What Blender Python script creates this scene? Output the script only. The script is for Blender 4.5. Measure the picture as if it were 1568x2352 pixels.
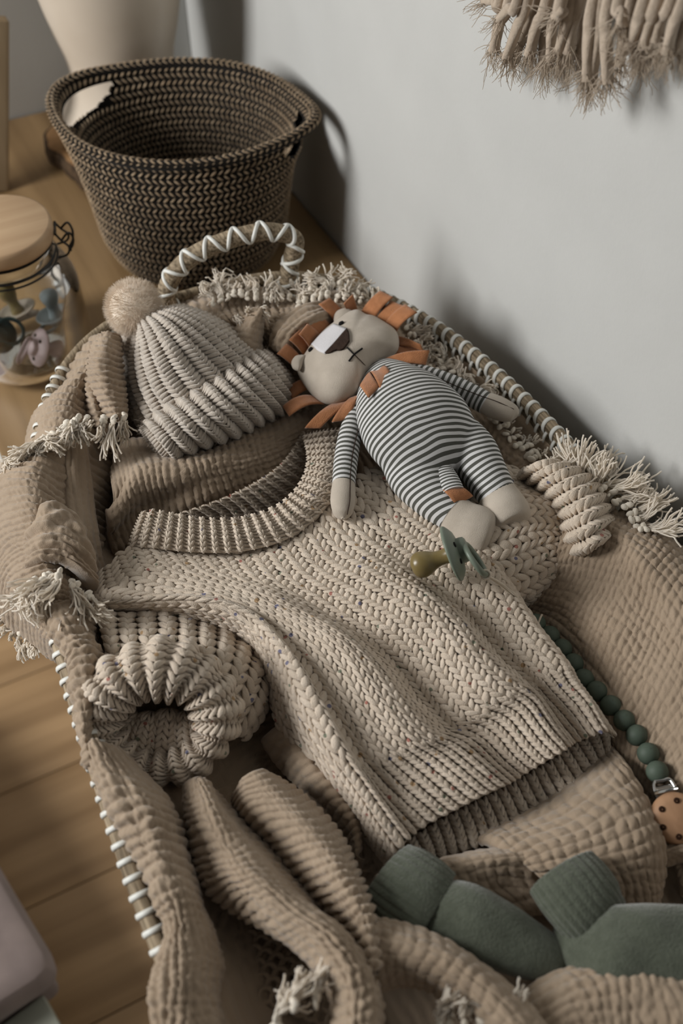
import bpy, math, random
import numpy as np
from mathutils import Vector, Matrix
from mathutils.bvhtree import BVHTree

for o in list(bpy.data.objects):
    bpy.data.objects.remove(o, do_unlink=True)
scene = bpy.context.scene
C = scene.collection
rng = np.random.default_rng(7)
random.seed(7)

# ------------------------------------------------------------------ camera
# dresser top is z = 0; the white wall is the plane x = WALL_X; y runs along the wall
WALL_X, WALL_Y, FLOOR_Z = 0.49, 1.45, -0.75
CAM_H, PITCH, YAW, FPX = 0.78, math.radians(50), math.radians(27), 2400.0
HEAD = np.array([math.sin(YAW), math.cos(YAW), 0.0])
RIGHT = np.array([math.cos(YAW), -math.sin(YAW), 0.0])
UPV = np.array([0, 0, 1.0])
FWD = HEAD * math.cos(PITCH) - UPV * math.sin(PITCH)
CUP = HEAD * math.sin(PITCH) + UPV * math.cos(PITCH)
CAM = np.array([0.0, 0.0, CAM_H])
cd = bpy.data.cameras.new('camera')
cam = bpy.data.objects.new('camera', cd)
C.objects.link(cam)
cam.matrix_world = Matrix(((RIGHT[0], CUP[0], -FWD[0], 0), (RIGHT[1], CUP[1], -FWD[1], 0),
                           (RIGHT[2], CUP[2], -FWD[2], CAM_H), (0, 0, 0, 1)))
cd.sensor_fit = 'VERTICAL'
cd.sensor_height = 36.0
cd.lens = FPX / 2352 * 36.0
cd.clip_start = 0.02
cd.dof.use_dof = True
cd.dof.focus_distance = 0.82
cd.dof.aperture_fstop = 4.6
scene.camera = cam

# ------------------------------------------------------------------ light
world = bpy.data.worlds.new('world')
scene.world = world
world.use_nodes = True
bg = world.node_tree.nodes['Background']
bg.inputs[0].default_value = (1.0, 0.98, 0.96, 1)
bg.inputs[1].default_value = 0.07


def area(name, loc, target, sx, sy, power, col):
    l = bpy.data.lights.new(name, 'AREA')
    l.shape = 'RECTANGLE'; l.size = sx; l.size_y = sy; l.energy = power; l.color = col
    o = bpy.data.objects.new(name, l)
    C.objects.link(o)
    o.location = loc
    o.rotation_euler = (Vector(target) - Vector(loc)).to_track_quat('-Z', 'Y').to_euler()
    return o


area('window_daylight', (-1.35, 1.08, 0.95), (0.25, 0.6, 0.1), 0.58, 0.8, 36, (1.0, 0.995, 0.98))
scene.view_settings.view_transform = 'Standard'
scene.view_settings.look = 'None'
scene.view_settings.gamma = 1.0
scene.view_settings.use_curve_mapping = False
scene.view_settings.exposure = 0.0


# ------------------------------------------------------------------ helpers
def rays(px, py):
    px = np.asarray(px, float); py = np.asarray(py, float)
    u = (px - 784) / FPX; v = (1176 - py) / FPX
    return FWD + u[..., None] * RIGHT + v[..., None] * CUP


def P(px, py, z):
    """point of the plane at height z (cm above the dresser top) seen at this pixel"""
    d = rays(px, py)
    k = (np.asarray(z, float) / 100 - CAM_H) / d[..., 2]
    return CAM + d * k[..., None]


def PL(px, py, pt, n):
    d = rays(px, py)
    n = np.asarray(n, float)
    k = ((np.asarray(pt) - CAM) @ n) / (d @ n)
    return CAM + d * k[..., None]


def PA(L):
    a = np.array(L, float)
    return P(a[..., 0], a[..., 1], a[..., 2])


def srgb(r, g, b):
    f = lambda c: (c / 255 / 12.92) if c <= 10.3 else ((c / 255 + 0.055) / 1.055) ** 2.4
    return (f(r), f(g), f(b), 1.0)


def _h(i, j, s):
    return np.modf(np.abs(np.sin(i * 127.1 + j * 311.7 + s * 74.7) * 43758.5453))[0]


def vn(x, y, s=0):
    """smooth value noise, -1..1"""
    x = np.asarray(x, float); y = np.asarray(y, float)
    i = np.floor(x); j = np.floor(y)
    f = x - i; g = y - j
    f = f * f * (3 - 2 * f); g = g * g * (3 - 2 * g)
    a = _h(i, j, s) * (1 - f) + _h(i + 1, j, s) * f
    b = _h(i, j + 1, s) * (1 - f) + _h(i + 1, j + 1, s) * f
    return (a * (1 - g) + b * g) * 2 - 1


def crw(t, n):
    """Catmull-Rom weights of parameters t (0..1) over n control values"""
    t = np.clip(np.asarray(t, float), -0.2, 1.2) * (n - 1)
    if n == 1:
        return np.ones((len(t), 1))
    k = np.clip(np.floor(t).astype(int), 0, n - 2)
    f = t - k
    w = [(-f ** 3 + 2 * f ** 2 - f) / 2, (3 * f ** 3 - 5 * f ** 2 + 2) / 2,
         (-3 * f ** 3 + 4 * f ** 2 + f) / 2, (f ** 3 - f ** 2) / 2]
    out = f < 0
    W = np.zeros((len(t), n)); r = np.arange(len(t))
    for m, ww in enumerate(w):
        idx = k - 1 + m
        lo = idx < 0; hi = idx > n - 1; ok = ~(lo | hi)
        W[r[ok], idx[ok]] += ww[ok]
        W[r[lo], 0] += 2 * ww[lo]; W[r[lo], 1] -= ww[lo]
        W[r[hi], n - 1] += 2 * ww[hi]; W[r[hi], n - 2] -= ww[hi]
    return W


def spline(pts, n, closed=False):
    pts = np.array(pts, float)
    if closed:
        p = np.vstack([pts[-2:], pts, pts[:3]])
        m = len(pts)
        t = (2 + np.arange(n) / n * m) / (len(p) - 1)
        return crw(t, len(p)) @ p
    return crw(np.linspace(0, 1, n), len(pts)) @ pts


ORG = {}


def link(o, parent=None):
    C.objects.link(o)
    if parent is not None:
        o.parent = parent
        ORG[o.name] = ORG[parent.name]
    return o


def thing(name, label, cat, loc, group=None):
    o = bpy.data.objects.new(name, None)
    o.empty_display_size = 0.02
    C.objects.link(o)
    o.location = [float(c) for c in loc]
    o['label'] = label; o['category'] = cat
    if group: o['group'] = group
    ORG[o.name] = np.array([float(c) for c in loc])
    return o


def mesh(name, V, F, mat, uv=None, at=None, smooth=True):
    me = bpy.data.meshes.new(name)
    V = np.asarray(V, float).reshape(-1, 3)
    F = np.asarray(F, int)
    if F.ndim == 1:
        F = F.reshape(-1, 4)
    k = F.shape[1]
    me.vertices.add(len(V)); me.vertices.foreach_set('co', V.astype(np.float32).ravel())
    me.loops.add(F.size); me.loops.foreach_set('vertex_index', F.astype(np.int32).ravel())
    me.polygons.add(len(F)); me.polygons.foreach_set('loop_start', (np.arange(len(F)) * k).astype(np.int32))
    if uv is not None:
        l = me.uv_layers.new(name='UVMap')
        l.data.foreach_set('uv', np.asarray(uv, np.float32)[F.ravel()].ravel())
    for key, val in (at or {}).items():
        a = me.attributes.new(key, 'FLOAT', 'POINT')
        a.data.foreach_set('value', np.asarray(val, np.float32).ravel())
    me.update(calc_edges=True)
    if smooth:
        me.polygons.foreach_set('use_smooth', np.ones(len(F), bool))
    if mat is not None:
        me.materials.append(mat)
    return me


def obj(name, V, F, mat, parent=None, uv=None, at=None, smooth=True, stuff=False):
    V = np.asarray(V, float).reshape(-1, 3)
    if parent is not None:
        V = V - ORG[parent.name]
    o = bpy.data.objects.new(name, mesh(name, V, F, mat, uv, at, smooth))
    link(o, parent)
    if parent is None:
        ORG[o.name] = np.zeros(3)
    if stuff: o['kind'] = 'stuff'
    return o


def inst(name, me, parent, M):
    """object sharing mesh data, M = world matrix (4x4 numpy)"""
    o = bpy.data.objects.new(name, me)
    link(o, parent)
    M = np.array(M, float)
    if parent is not None:
        M[:3, 3] -= ORG[parent.name]
    o.matrix_local = Matrix(M.tolist())
    return o


def frame(p, x, y, z):
    M = np.eye(4)
    M[:3, 0] = x; M[:3, 1] = y; M[:3, 2] = z; M[:3, 3] = p
    return M


def nrm(a):
    return a / (np.linalg.norm(a, axis=-1, keepdims=True) + 1e-12)


def gridF(n, m, cu=False, cv=False):
    i = np.arange(n if cu else n - 1); j = np.arange(m if cv else m - 1)
    I, J = np.meshgrid(i, j, indexing='ij')
    I2 = (I + 1) % n; J2 = (J + 1) % m
    return np.stack([I * m + J, I2 * m + J, I2 * m + J2, I * m + J2], -1).reshape(-1, 4)


class Bag:
    """collects several shapes that belong to one mesh"""
    def __init__(s): s.V = []; s.F = []; s.n = 0; s.A = []; s.U = []
    def add(s, V, F, a=None, uv=None):
        V = np.asarray(V).reshape(-1, 3)
        s.V.append(V); s.F.append(np.asarray(F) + s.n); s.n += len(V)
        s.A.append(np.zeros(len(V)) if a is None else np.broadcast_to(a, (len(V),)))
        s.U.append(np.zeros((len(V), 2)) if uv is None else uv)
        return s
    def obj(s, name, mat, parent=None, key=None, uv=False, **k):
        return obj(name, np.vstack(s.V), np.vstack(s.F), mat, parent,
                   at={key: np.concatenate(s.A)} if key else None, uv=np.vstack(s.U) if uv else None, **k)


def tube(pts, ra, rb=None, sides=10, up=(0, 0, 1), closed=False, cap=True):
    """swept tube; ra = half width, rb = half height (scalars or arrays)"""
    pts = np.asarray(pts, float); n = len(pts)
    ra = np.broadcast_to(np.asarray(ra, float), (n,)); rb = ra if rb is None else np.broadcast_to(np.asarray(rb, float), (n,))
    if closed:
        T = nrm(np.roll(pts, -1, 0) - np.roll(pts, 1, 0))
    else:
        T = nrm(np.gradient(pts, axis=0))
    up = np.asarray(up, float)
    S = np.cross(T, up)
    bad = np.linalg.norm(S, axis=1) < 0.08
    S[bad] = np.cross(T[bad], [0.6, 0.8, 0.05])
    S = nrm(S)
    for i in range(1, n):
        if S[i] @ S[i - 1] < -0.2: S[i] = -S[i]
    N = nrm(np.cross(S, T))
    a = np.arange(sides) / sides * 2 * math.pi
    V = pts[:, None] + ra[:, None, None] * np.cos(a)[None, :, None] * S[:, None] + rb[:, None, None] * np.sin(a)[None, :, None] * N[:, None]
    F = gridF(n, sides, cu=closed, cv=True)
    V = V.reshape(-1, 3)
    if cap and not closed:
        V = np.vstack([V, pts[0], pts[-1]])
        b = n * sides
        j = np.arange(sides); j2 = (j + 1) % sides
        F = np.vstack([F, np.stack([np.full(sides, b), j2, j, j], -1)[:, [0, 1, 2, 2]],
                       np.stack([np.full(sides, b + 1), (n - 1) * sides + j, (n - 1) * sides + j2, (n - 1) * sides + j2], -1)])
        F = fixdeg(F)
    return V, F


def fixdeg(F):
    # a quad with a repeated corner becomes a quad through the ring's neighbour: keep it valid by splitting into pairs
    bad = (F[:, 2] == F[:, 3])
    good = F[~bad]; t = F[bad][:, :3]
    # merge consecutive fan triangles two by two
    t = t.reshape(-1, 3)
    out = []
    for k in range(0, len(t) - 1, 2):
        a, b = t[k], t[k + 1]
        if a[0] == b[0]:
            # a = (c, p, q), b = (c, q', r) sharing one corner
            sh = set(a[1:]) & set(b[1:])
            if sh:
                s_ = sh.pop()
                o1 = [x for x in a[1:] if x != s_][0]; o2 = [x for x in b[1:] if x != s_][0]
                if a[1] == s_: out.append([a[0], o2, s_, o1])
                else: out.append([a[0], o1, s_, o2])
    return np.vstack([good, np.array(out, int).reshape(-1, 4)]) if out else good


def lathe(prof, n=48, c=(0, 0, 0), sx=1.0, sy=1.0):
    prof = np.array(prof, float)
    a = np.arange(n) / n * 2 * math.pi
    V = np.stack([prof[:, 0, None] * np.cos(a) * sx + c[0], prof[:, 0, None] * np.sin(a) * sy + c[1],
                  np.repeat(prof[:, 1, None], n, 1) + c[2]], -1)
    return V.reshape(-1, 3), gridF(len(prof), n, cv=True)


def box(lo, hi, bev=0.0):
    """box with chamfered edges (24 corner vertices pulled in)"""
    lo = np.array(lo, float); hi = np.array(hi, float)
    c = (lo + hi) / 2; h = (hi - lo) / 2
    n = 7
    # rounded box from a subdivided cube
    t = np.array([-1, -0.999, -0.5, 0, 0.5, 0.999, 1.0])
    V = []; F = []; b = 0
    hb = np.maximum(h - bev, 0)
    g = np.array([-1, -0.7, -0.35, 0, 0.35, 0.7, 1.0])
    for ax in range(3):
        for s in (-1, 1):
            A, B = np.meshgrid(np.linspace(-1, 1, 9), np.linspace(-1, 1, 9), indexing='ij')
            q = np.zeros((9, 9, 3))
            q[..., ax] = s; q[..., (ax + 1) % 3] = A; q[..., (ax + 2) % 3] = B
            # spread samples: outer two steps live in the bevel
            lin = np.array([-1, -0.92, -0.75, -0.5, 0, 0.5, 0.75, 0.92, 1])
            def mp(x, k):
                i = np.round((x + 1) * 4).astype(int)
                core = np.array([-1, -1, -1, -0.6, 0, 0.6, 1, 1, 1.0])[i] * hb[k]
                out = np.array([-1, -0.6, 0, 0, 0, 0, 0, 0.6, 1.0])[i]
                return core, out
            core = np.zeros_like(q); out = np.zeros_like(q)
            for k in range(3):
                if k == ax:
                    core[..., k] = s * hb[k]; out[..., k] = s
                else:
                    core[..., k], out[..., k] = mp(q[..., k], k)
            V.append((c + core + nrm(out) * bev).reshape(-1, 3))
            f = gridF(9, 9)
            F.append((f if s > 0 else f[:, ::-1]) + b); b += 81
    return np.vstack(V), np.vstack(F)


class Surf:
    """smooth sheet through a grid of control points, with an optional offset along its normal"""
    def __init__(s, ctrl, disp=None, world=False, flip=False):
        s.c = np.array(ctrl, float) if world else PA(ctrl)
        s.n, s.m = s.c.shape[:2]
        s.disp = disp
        s.sg = 1.0
        u = np.array([.3, .5, .7, .5]); v = np.array([.5, .3, .5, .7])
        N = s.nor(u, v)
        mid = s.raw(u, v)
        if (np.einsum('ij,ij->i', N, nrm(CAM - mid))).mean() < 0: s.sg = -1.0
        if flip: s.sg *= -1
        g = s.raw(*[a.ravel() for a in np.meshgrid(np.linspace(0, 1, 41), np.linspace(0, 1, 41), indexing='ij')]).reshape(41, 41, 3)
        s.lu = np.linalg.norm(np.diff(g, axis=0), axis=2).sum(0).mean()
        s.lv = np.linalg.norm(np.diff(g, axis=1), axis=2).sum(1).mean()

    def raw(s, u, v):
        Wu = crw(u, s.n); Wv = crw(v, s.m)
        t = (Wu @ s.c.reshape(s.n, -1)).reshape(-1, s.m, 3)
        return np.einsum('nmk,nm->nk', t, Wv)

    def nor(s, u, v, e=0.004):
        a = s.raw(u + e, v) - s.raw(u - e, v)
        b = s.raw(u, v + e) - s.raw(u, v - e)
        return s.sg * nrm(np.cross(a, b))

    def __call__(s, u, v, h=0.0):
        p = s.raw(u, v); N = s.nor(u, v)
        if s.disp is not None: h = h + s.disp(u, v)
        return p + N * np.asarray(h)[..., None] if np.ndim(h) else p + N * h


def sheet(S, res, extra=None, roll=None, rollr=0.006):
    """grid mesh of a Surf; extra(s, t, u, v) adds offset (s, t in metres); roll = sides whose rim curls down"""
    nu = max(8, int(S.lu / res)); nv = max(8, int(S.lv / res))
    U, W = np.meshgrid(np.linspace(0, 1, nu), np.linspace(0, 1, nv), indexing='ij')
    u = U.ravel(); w = W.ravel()
    h = np.zeros(len(u))
    if extra is not None: h = h + extra(u * S.lu, w * S.lv, u, w)
    if roll:
        for side in roll:
            d = {'0': u * S.lu, '1': (1 - u) * S.lu, 'a': w * S.lv, 'b': (1 - w) * S.lv}[side]
            k = np.clip(1 - d / rollr, 0, 1)
            h = h - rollr * (1 - np.sqrt(np.clip(1 - k * k, 0, 1)))
    V = S(u, w, h)
    F = gridF(nu, nv)
    if S.sg < 0: F = F[:, ::-1]
    return V, F


def crinkle(amp=0.0011, p=0.0075, seed=0, ani=0.0, grid=False):
    """double-gauze puckers: puffy cells between creases; ani turns them into long cords, grid into waffle squares"""
    k = 0.85 if grid else 0.6 if abs(ani) > 0.3 else 1.0
    def f(s, t, u, v):
        s1 = s + k * 0.0034 * vn(s * 45, t * 45, seed) + k * k * 0.0010 * vn(s * 190, t * 190, seed + 1)
        t1 = t + k * 0.0034 * vn(s * 45, t * 45, seed + 2) + k * k * 0.0010 * vn(s * 190, t * 190, seed + 3)
        a = np.abs(np.sin(math.pi * s1 / p)) ** 0.6
        b = np.abs(np.sin(math.pi * t1 / (p * 0.85))) ** 0.6
        w = np.clip(0.9 + 0.6 * vn(s * 17, t * 17, seed + 5), 0.25, 1.4)
        fine = 0.4 * vn(s * 400, t * 400, seed + 6)
        big = 0.0022 * vn(s * 45, t * 30, seed + 7)
        if grid:
            return amp * 1.25 * w * (a * b) ** 0.5 * 1.5 + amp * fine + big
        m = np.clip(0.5 + 0.75 * (1 - abs(ani)) * vn(s * 14, t * 14, seed + 4) + ani, 0.04, 0.96)
        return amp * 2.0 * w * (a * m * 1.5 + b * (1 - m) * 1.5 + fine) + big
    return f


def legs(S, cu, cv, du, dv, wu, wv, h0, arch, th, rings=7, sides=7, rnd=0.1, tilt=0.0):
    """yarn stitches on a Surf: centre (cu,cv), half axis (du,dv), half width vector (wu,wv) in parameters;
    th = half thickness, arch = rise of the middle (metres)"""
    n = len(cu)
    bc = lambda x: np.broadcast_to(np.asarray(x, float), (n,))
    du, dv, wu, wv, h0, arch, th = map(bc, (du, dv, wu, wv, h0, arch, th))
    a = np.linspace(-1, 1, rings); ph = np.arange(sides) / sides * 2 * math.pi
    r = np.sqrt(np.clip(1 - np.abs(a) ** 3.2, 0.06, 1))
    A = a[:, None] * np.ones(sides); R = r[:, None] * np.ones(sides)
    CS = np.cos(ph)[None] * np.ones((rings, 1)); SN = np.sin(ph)[None] * np.ones((rings, 1))
    A, R, CS, SN = [x.ravel() for x in (A, R, CS, SN)]
    k = 1 + rnd * rng.standard_normal(n)
    j1 = rnd * 0.6 * rng.standard_normal(n); 
    U = cu[:, None] + du[:, None] * A + wu[:, None] * k[:, None] * R * CS + wu[:, None] * j1[:, None]
    W = cv[:, None] + dv[:, None] * A + wv[:, None] * k[:, None] * R * CS
    H = h0[:, None] + arch[:, None] * (1 - A * A) + th[:, None] * k[:, None] * R * SN
    V = S(U.ravel(), W.ravel(), H.ravel())
    F1 = gridF(rings, sides, cv=True)
    if S.sg > 0: F1 = F1[:, ::-1]
    F = (F1[None] + (np.arange(n) * rings * sides)[:, None, None]).reshape(-1, 4)
    uv = np.tile(np.stack([A * 0.5 + 0.5, (np.arange(rings * sides) % sides) / sides], 1), (n, 1))
    rv = np.repeat(rng.random(n), rings * sides)
    return V, F, rv, uv


def knit(S, nu, nv, th, fill=0.92, gap=0.0, base=True, h0=0.0004, slant=0.55, res=None, mask=None, phase=None, rings=7, sides=7, lenv=0.86):
    """V stitches: wales run along v, nu wales across u, nv rows"""
    I, J = np.meshgrid(np.arange(nu), np.arange(nv), indexing='ij')
    I = I.ravel(); J = J.ravel()
    du = 1 / nu; dv = 1 / nv
    B = Bag()
    for s in (-1, 1):
        cu = (I + 0.5 + s * 0.235 * (1 - gap)) * du
        cv = (J + 0.5) * dv + (0 if phase is None else phase(I) * dv)
        k = np.ones(len(cu), bool) if mask is None else mask(cu, cv)
        V, F, rv, uv = legs(S, cu[k], cv[k], -s * du * 0.21 * slant * 1.2, dv * lenv, du * 0.235 * (1 - gap) * fill * 1.12, 0, h0, th * 0.7, th, rings, sides)
        B.add(V, F, rv, uv)
    if base:
        V, F = sheet(S, res or 0.0022, lambda s, t, u, v: np.full(len(u), -0.0006))
        B.add(V, F, 0.5)
    return B


def pillow(out, h, zc=None, p=2.0, q=0.5, nr=18, na=72, up=(0, 0, 1), low=0.7, noise=0.0):
    """stuffed closed shape from a closed outline (world points)"""
    o = spline(out, na, True)
    c = o.mean(0)
    r = np.sin(np.linspace(0, 1, nr) * math.pi / 2)
    r[0] = 0.004
    up = np.array(up, float)
    rr = np.concatenate([r, r[-2::-1]])
    sg = np.concatenate([np.ones(nr), -np.ones(nr - 1) * low])
    hh = h * np.clip(1 - rr ** p, 0, 1) ** q * sg
    V = c + (o - c)[None] * rr[:, None, None] + up * hh[:, None, None]
    if noise:
        V = V + up * (noise * vn(V[..., 0] * 90, V[..., 1] * 90))[..., None] * (sg > 0)[:, None, None]
    F = gridF(len(rr), na, cv=True)
    return V.reshape(-1, 3), F


def bvh_of(V, F):
    return BVHTree.FromPolygons([tuple(v) for v in V], [tuple(int(i) for i in f) for f in F])


def hit(bvh, px, py, lift=0.0):
    d = nrm(rays(px, py))
    p, n, i, dist = bvh.ray_cast(Vector(CAM), Vector(d))
    if p is None:
        return None, None
    n = np.array(n)
    if n @ d > 0: n = -n
    return np.array(p) + n * lift, n


def strands(bases, dirs, length, r, seg=4, curl=0.3, droop=0.0, sides=3, jit=0.25, taper=0.5):
    """many thin threads as 3-sided tubes"""
    n = len(bases)
    length = np.broadcast_to(np.asarray(length, float), (n,)) * (1 + jit * rng.standard_normal(n)).clip(0.35, 1.8)
    d = nrm(np.asarray(dirs, float))
    pts = np.zeros((n, seg + 1, 3)); pts[:, 0] = bases
    for k in range(1, seg + 1):
        d = nrm(d + curl * rng.standard_normal((n, 3)) * 0.5 + np.array([0, 0, -droop]))
        pts[:, k] = pts[:, k - 1] + d * (length / seg)[:, None]
    T = nrm(np.gradient(pts, axis=1))
    S = nrm(np.cross(T, np.array([0.31, 0.72, 0.61]))); N = np.cross(S, T)
    a = np.arange(sides) / sides * 2 * math.pi
    rad = np.broadcast_to(np.asarray(r, float), (n,))[:, None] * np.linspace(1, taper, seg + 1)[None]
    V = pts[:, :, None] + rad[:, :, None, None] * (np.cos(a)[None, None, :, None] * S[:, :, None] + np.sin(a)[None, None, :, None] * N[:, :, None])
    F = (gridF(seg + 1, sides, cv=True)[None] + (np.arange(n) * (seg + 1) * sides)[:, None, None]).reshape(-1, 4)
    return V.reshape(-1, 3), F


# ------------------------------------------------------------------ materials
def mat(name, c1, c2=None, scale=30, rough=0.9, bump=0.0, bscale=300, sheen=0.0, spec=0.2, detail=4, stretch=None, metal=0.0, coat=0.0):
    m = bpy.data.materials.new(name); m.use_nodes = True
    nt = m.node_tree; b = nt.nodes['Principled BSDF']
    b.inputs['Roughness'].default_value = rough
    b.inputs['Specular IOR Level'].default_value = spec
    b.inputs['Metallic'].default_value = metal
    b.inputs['Sheen Weight'].default_value = sheen
    b.inputs['Coat Weight'].default_value = coat
    b.inputs['Base Color'].default_value = c1
    tc = nt.nodes.new('ShaderNodeTexCoord')
    src = tc.outputs['Object']
    if stretch:
        mp = nt.nodes.new('ShaderNodeMapping'); mp.inputs['Scale'].default_value = stretch
        nt.links.new(src, mp.inputs['Vector']); src = mp.outputs['Vector']
    if c2 is not None:
        n = nt.nodes.new('ShaderNodeTexNoise'); n.inputs['Scale'].default_value = scale; n.inputs['Detail'].default_value = detail
        r = nt.nodes.new('ShaderNodeValToRGB')
        r.color_ramp.elements[0].position = 0.33; r.color_ramp.elements[1].position = 0.67
        r.color_ramp.elements[0].color = c1; r.color_ramp.elements[1].color = c2
        nt.links.new(src, n.inputs['Vector']); nt.links.new(n.outputs['Fac'], r.inputs['Fac'])
        nt.links.new(r.outputs['Color'], b.inputs['Base Color'])
    if bump:
        n2 = nt.nodes.new('ShaderNodeTexNoise'); n2.inputs['Scale'].default_value = bscale; n2.inputs['Detail'].default_value = 3
        bp = nt.nodes.new('ShaderNodeBump'); bp.inputs['Strength'].default_value = bump; bp.inputs['Distance'].default_value = 0.001
        nt.links.new(src, n2.inputs['Vector']); nt.links.new(n2.outputs['Fac'], bp.inputs['Height'])
        nt.links.new(bp.outputs['Normal'], b.inputs['Normal'])
    return m


def node(m, t, **kw):
    n = m.node_tree.nodes.new(t)
    for k, v in kw.items(): setattr(n, k, v)
    return n


def lk(m, a, b): m.node_tree.links.new(a, b)


def yarn(name, c1, c2, flecks=False, ply=3.0, sheen=0.3, relief=0.6):
    """plied wool: colour varies per stitch, twisted strands as relief, optional coloured flecks"""
    m = mat(name, c1, rough=0.95, sheen=sheen, spec=0.1)
    b = m.node_tree.nodes['Principled BSDF']
    at = node(m, 'ShaderNodeAttribute', attribute_name='rv')
    mx = node(m, 'ShaderNodeMix', data_type='RGBA'); mx.inputs['A'].default_value = c1; mx.inputs['B'].default_value = c2
    lk(m, at.outputs['Fac'], mx.inputs['Factor'])
    col = mx.outputs['Result']
    tc = node(m, 'ShaderNodeTexCoord')
    if flecks:
        for k, (cc, sc, off) in enumerate(((srgb(150, 50, 35), 150, 0.0), (srgb(40, 60, 120), 140, 3.1), (srgb(70, 95, 70), 160, 7.7), (srgb(165, 125, 70), 130, 11.3))):
            mp = node(m, 'ShaderNodeMapping'); mp.inputs['Location'].default_value = (off, off * 1.7, off * 0.6)
            lk(m, tc.outputs['Object'], mp.inputs['Vector'])
            vo = node(m, 'ShaderNodeTexVoronoi'); vo.inputs['Scale'].default_value = sc
            lk(m, mp.outputs['Vector'], vo.inputs['Vector'])
            # only few cells carry a fleck: gate by the cell's random colour and by distance to its seed
            sx = node(m, 'ShaderNodeSeparateColor'); lk(m, vo.outputs['Color'], sx.inputs['Color'])
            g = node(m, 'ShaderNodeMath', operation='GREATER_THAN'); g.inputs[1].default_value = 0.95
            lk(m, sx.outputs['Red'], g.inputs[0])
            d = node(m, 'ShaderNodeMath', operation='LESS_THAN'); d.inputs[1].default_value = 0.24
            lk(m, vo.outputs['Distance'], d.inputs[0])
            f = node(m, 'ShaderNodeMath', operation='MULTIPLY'); lk(m, g.outputs[0], f.inputs[0]); lk(m, d.outputs[0], f.inputs[1])
            f2 = node(m, 'ShaderNodeMath', operation='MULTIPLY'); lk(m, f.outputs[0], f2.inputs[0]); f2.inputs[1].default_value = 0.75
            m2 = node(m, 'ShaderNodeMix', data_type='RGBA'); m2.inputs['B'].default_value = cc
            lk(m, f2.outputs[0], m2.inputs['Factor']); lk(m, col, m2.inputs['A']); col = m2.outputs['Result']
    lk(m, col, b.inputs['Base Color'])
    uv = node(m, 'ShaderNodeSeparateXYZ'); lk(m, tc.outputs['UV'], uv.inputs[0])
    a1 = node(m, 'ShaderNodeMath', operation='MULTIPLY_ADD'); lk(m, uv.outputs['Y'], a1.inputs[0]); a1.inputs[1].default_value = 6.2832 * ply
    a2 = node(m, 'ShaderNodeMath', operation='MULTIPLY'); lk(m, uv.outputs['X'], a2.inputs[0]); a2.inputs[1].default_value = 5.0
    lk(m, a2.outputs[0], a1.inputs[2])
    sn = node(m, 'ShaderNodeMath', operation='SINE'); lk(m, a1.outputs[0], sn.inputs[0])
    no = node(m, 'ShaderNodeTexNoise'); no.inputs['Scale'].default_value = 1400; lk(m, tc.outputs['Object'], no.inputs['Vector'])
    ad = node(m, 'ShaderNodeMath', operation='MULTIPLY_ADD'); lk(m, sn.outputs[0], ad.inputs[0]); ad.inputs[1].default_value = 0.30; lk(m, no.outputs['Fac'], ad.inputs[2])
    bp = node(m, 'ShaderNodeBump'); bp.inputs['Strength'].default_value = relief; bp.inputs['Distance'].default_value = 0.0014
    lk(m, ad.outputs[0], bp.inputs['Height']); lk(m, bp.outputs['Normal'], b.inputs['Normal'])
    return m


def wood(name, c1, c2, axis=1, scale=14, rough=0.5, gloss=0.3, rough_bump=0.05, ring=6.0):
    st = [scale * 7.0] * 3; st[axis] = scale * 0.35
    m = mat(name, c1, c2, scale=1.0, rough=rough, spec=gloss, bump=rough_bump, bscale=2.0, stretch=st, detail=7)
    return m


def thread_mat(name, c1, c2, scale=60, tr=0.4):
    """thin cotton or fur fibres: diffuse plus light shining through"""
    m = mat(name, c1, c2, scale=scale, rough=0.95, sheen=0.3)
    b = m.node_tree.nodes['Principled BSDF']
    t = node(m, 'ShaderNodeBsdfTranslucent'); x = node(m, 'ShaderNodeMixShader'); x.inputs[0].default_value = tr
    src = b.inputs['Base Color'].links[0].from_socket
    lk(m, src, t.inputs['Color'])
    out = m.node_tree.nodes['Material Output']
    lk(m, b.outputs[0], x.inputs[1]); lk(m, t.outputs[0], x.inputs[2]); lk(m, x.outputs[0], out.inputs['Surface'])
    return m

# ------------------------------------------------------------------ the setting
M_wall = mat('white_wall_paint', srgb(192, 192, 189), srgb(197, 197, 194), scale=9, rough=0.9, bump=0.25, bscale=240, spec=0.15)


def structure(o):
    o['kind'] = 'structure'
    return o


V, F = box((WALL_X, -1.2, FLOOR_Z), (WALL_X + 0.1, WALL_Y + 0.1, 1.7), 0.002)
structure(obj('wall_right', V, F, M_wall, smooth=False))
V, F = box((-2.4, WALL_Y, FLOOR_Z), (WALL_X - 0.0005, WALL_Y + 0.1, 1.7), 0.002)
structure(obj('wall_back', V, F, M_wall, smooth=False))

M_floor = mat('floor_joint', srgb(88, 68, 48), rough=0.8)
M_plank = wood('laminate_oak', srgb(136, 107, 74), srgb(178, 146, 108), axis=0, scale=3.0, rough=0.42, gloss=0.35)
V, F = box((-2.4, -1.2, FLOOR_Z - 0.05), (WALL_X, WALL_Y, FLOOR_Z - 0.006), 0.002)
floor = structure(obj('floor', V, F, M_floor, smooth=False))
V, F = box((-0.598, -0.0945, -0.006), (0.598, 0.0945, 0.0), 0.0004)
pm = mesh('plank', V, F, M_plank, smooth=False)
for r in range(13):
    for k in range(3):
        x = -0.3 - 1.2 * k + (r * 0.43) % 1.2 - 0.25
        if x - 0.6 > WALL_X or x + 0.6 < -2.2: continue
        x = min(x, WALL_X - 0.6)
        inst('plank', pm, floor, frame((x, 1.35 - 0.191 * r, FLOOR_Z), (1, 0, 0), (0, 1, 0), (0, 0, 1)))

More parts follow.
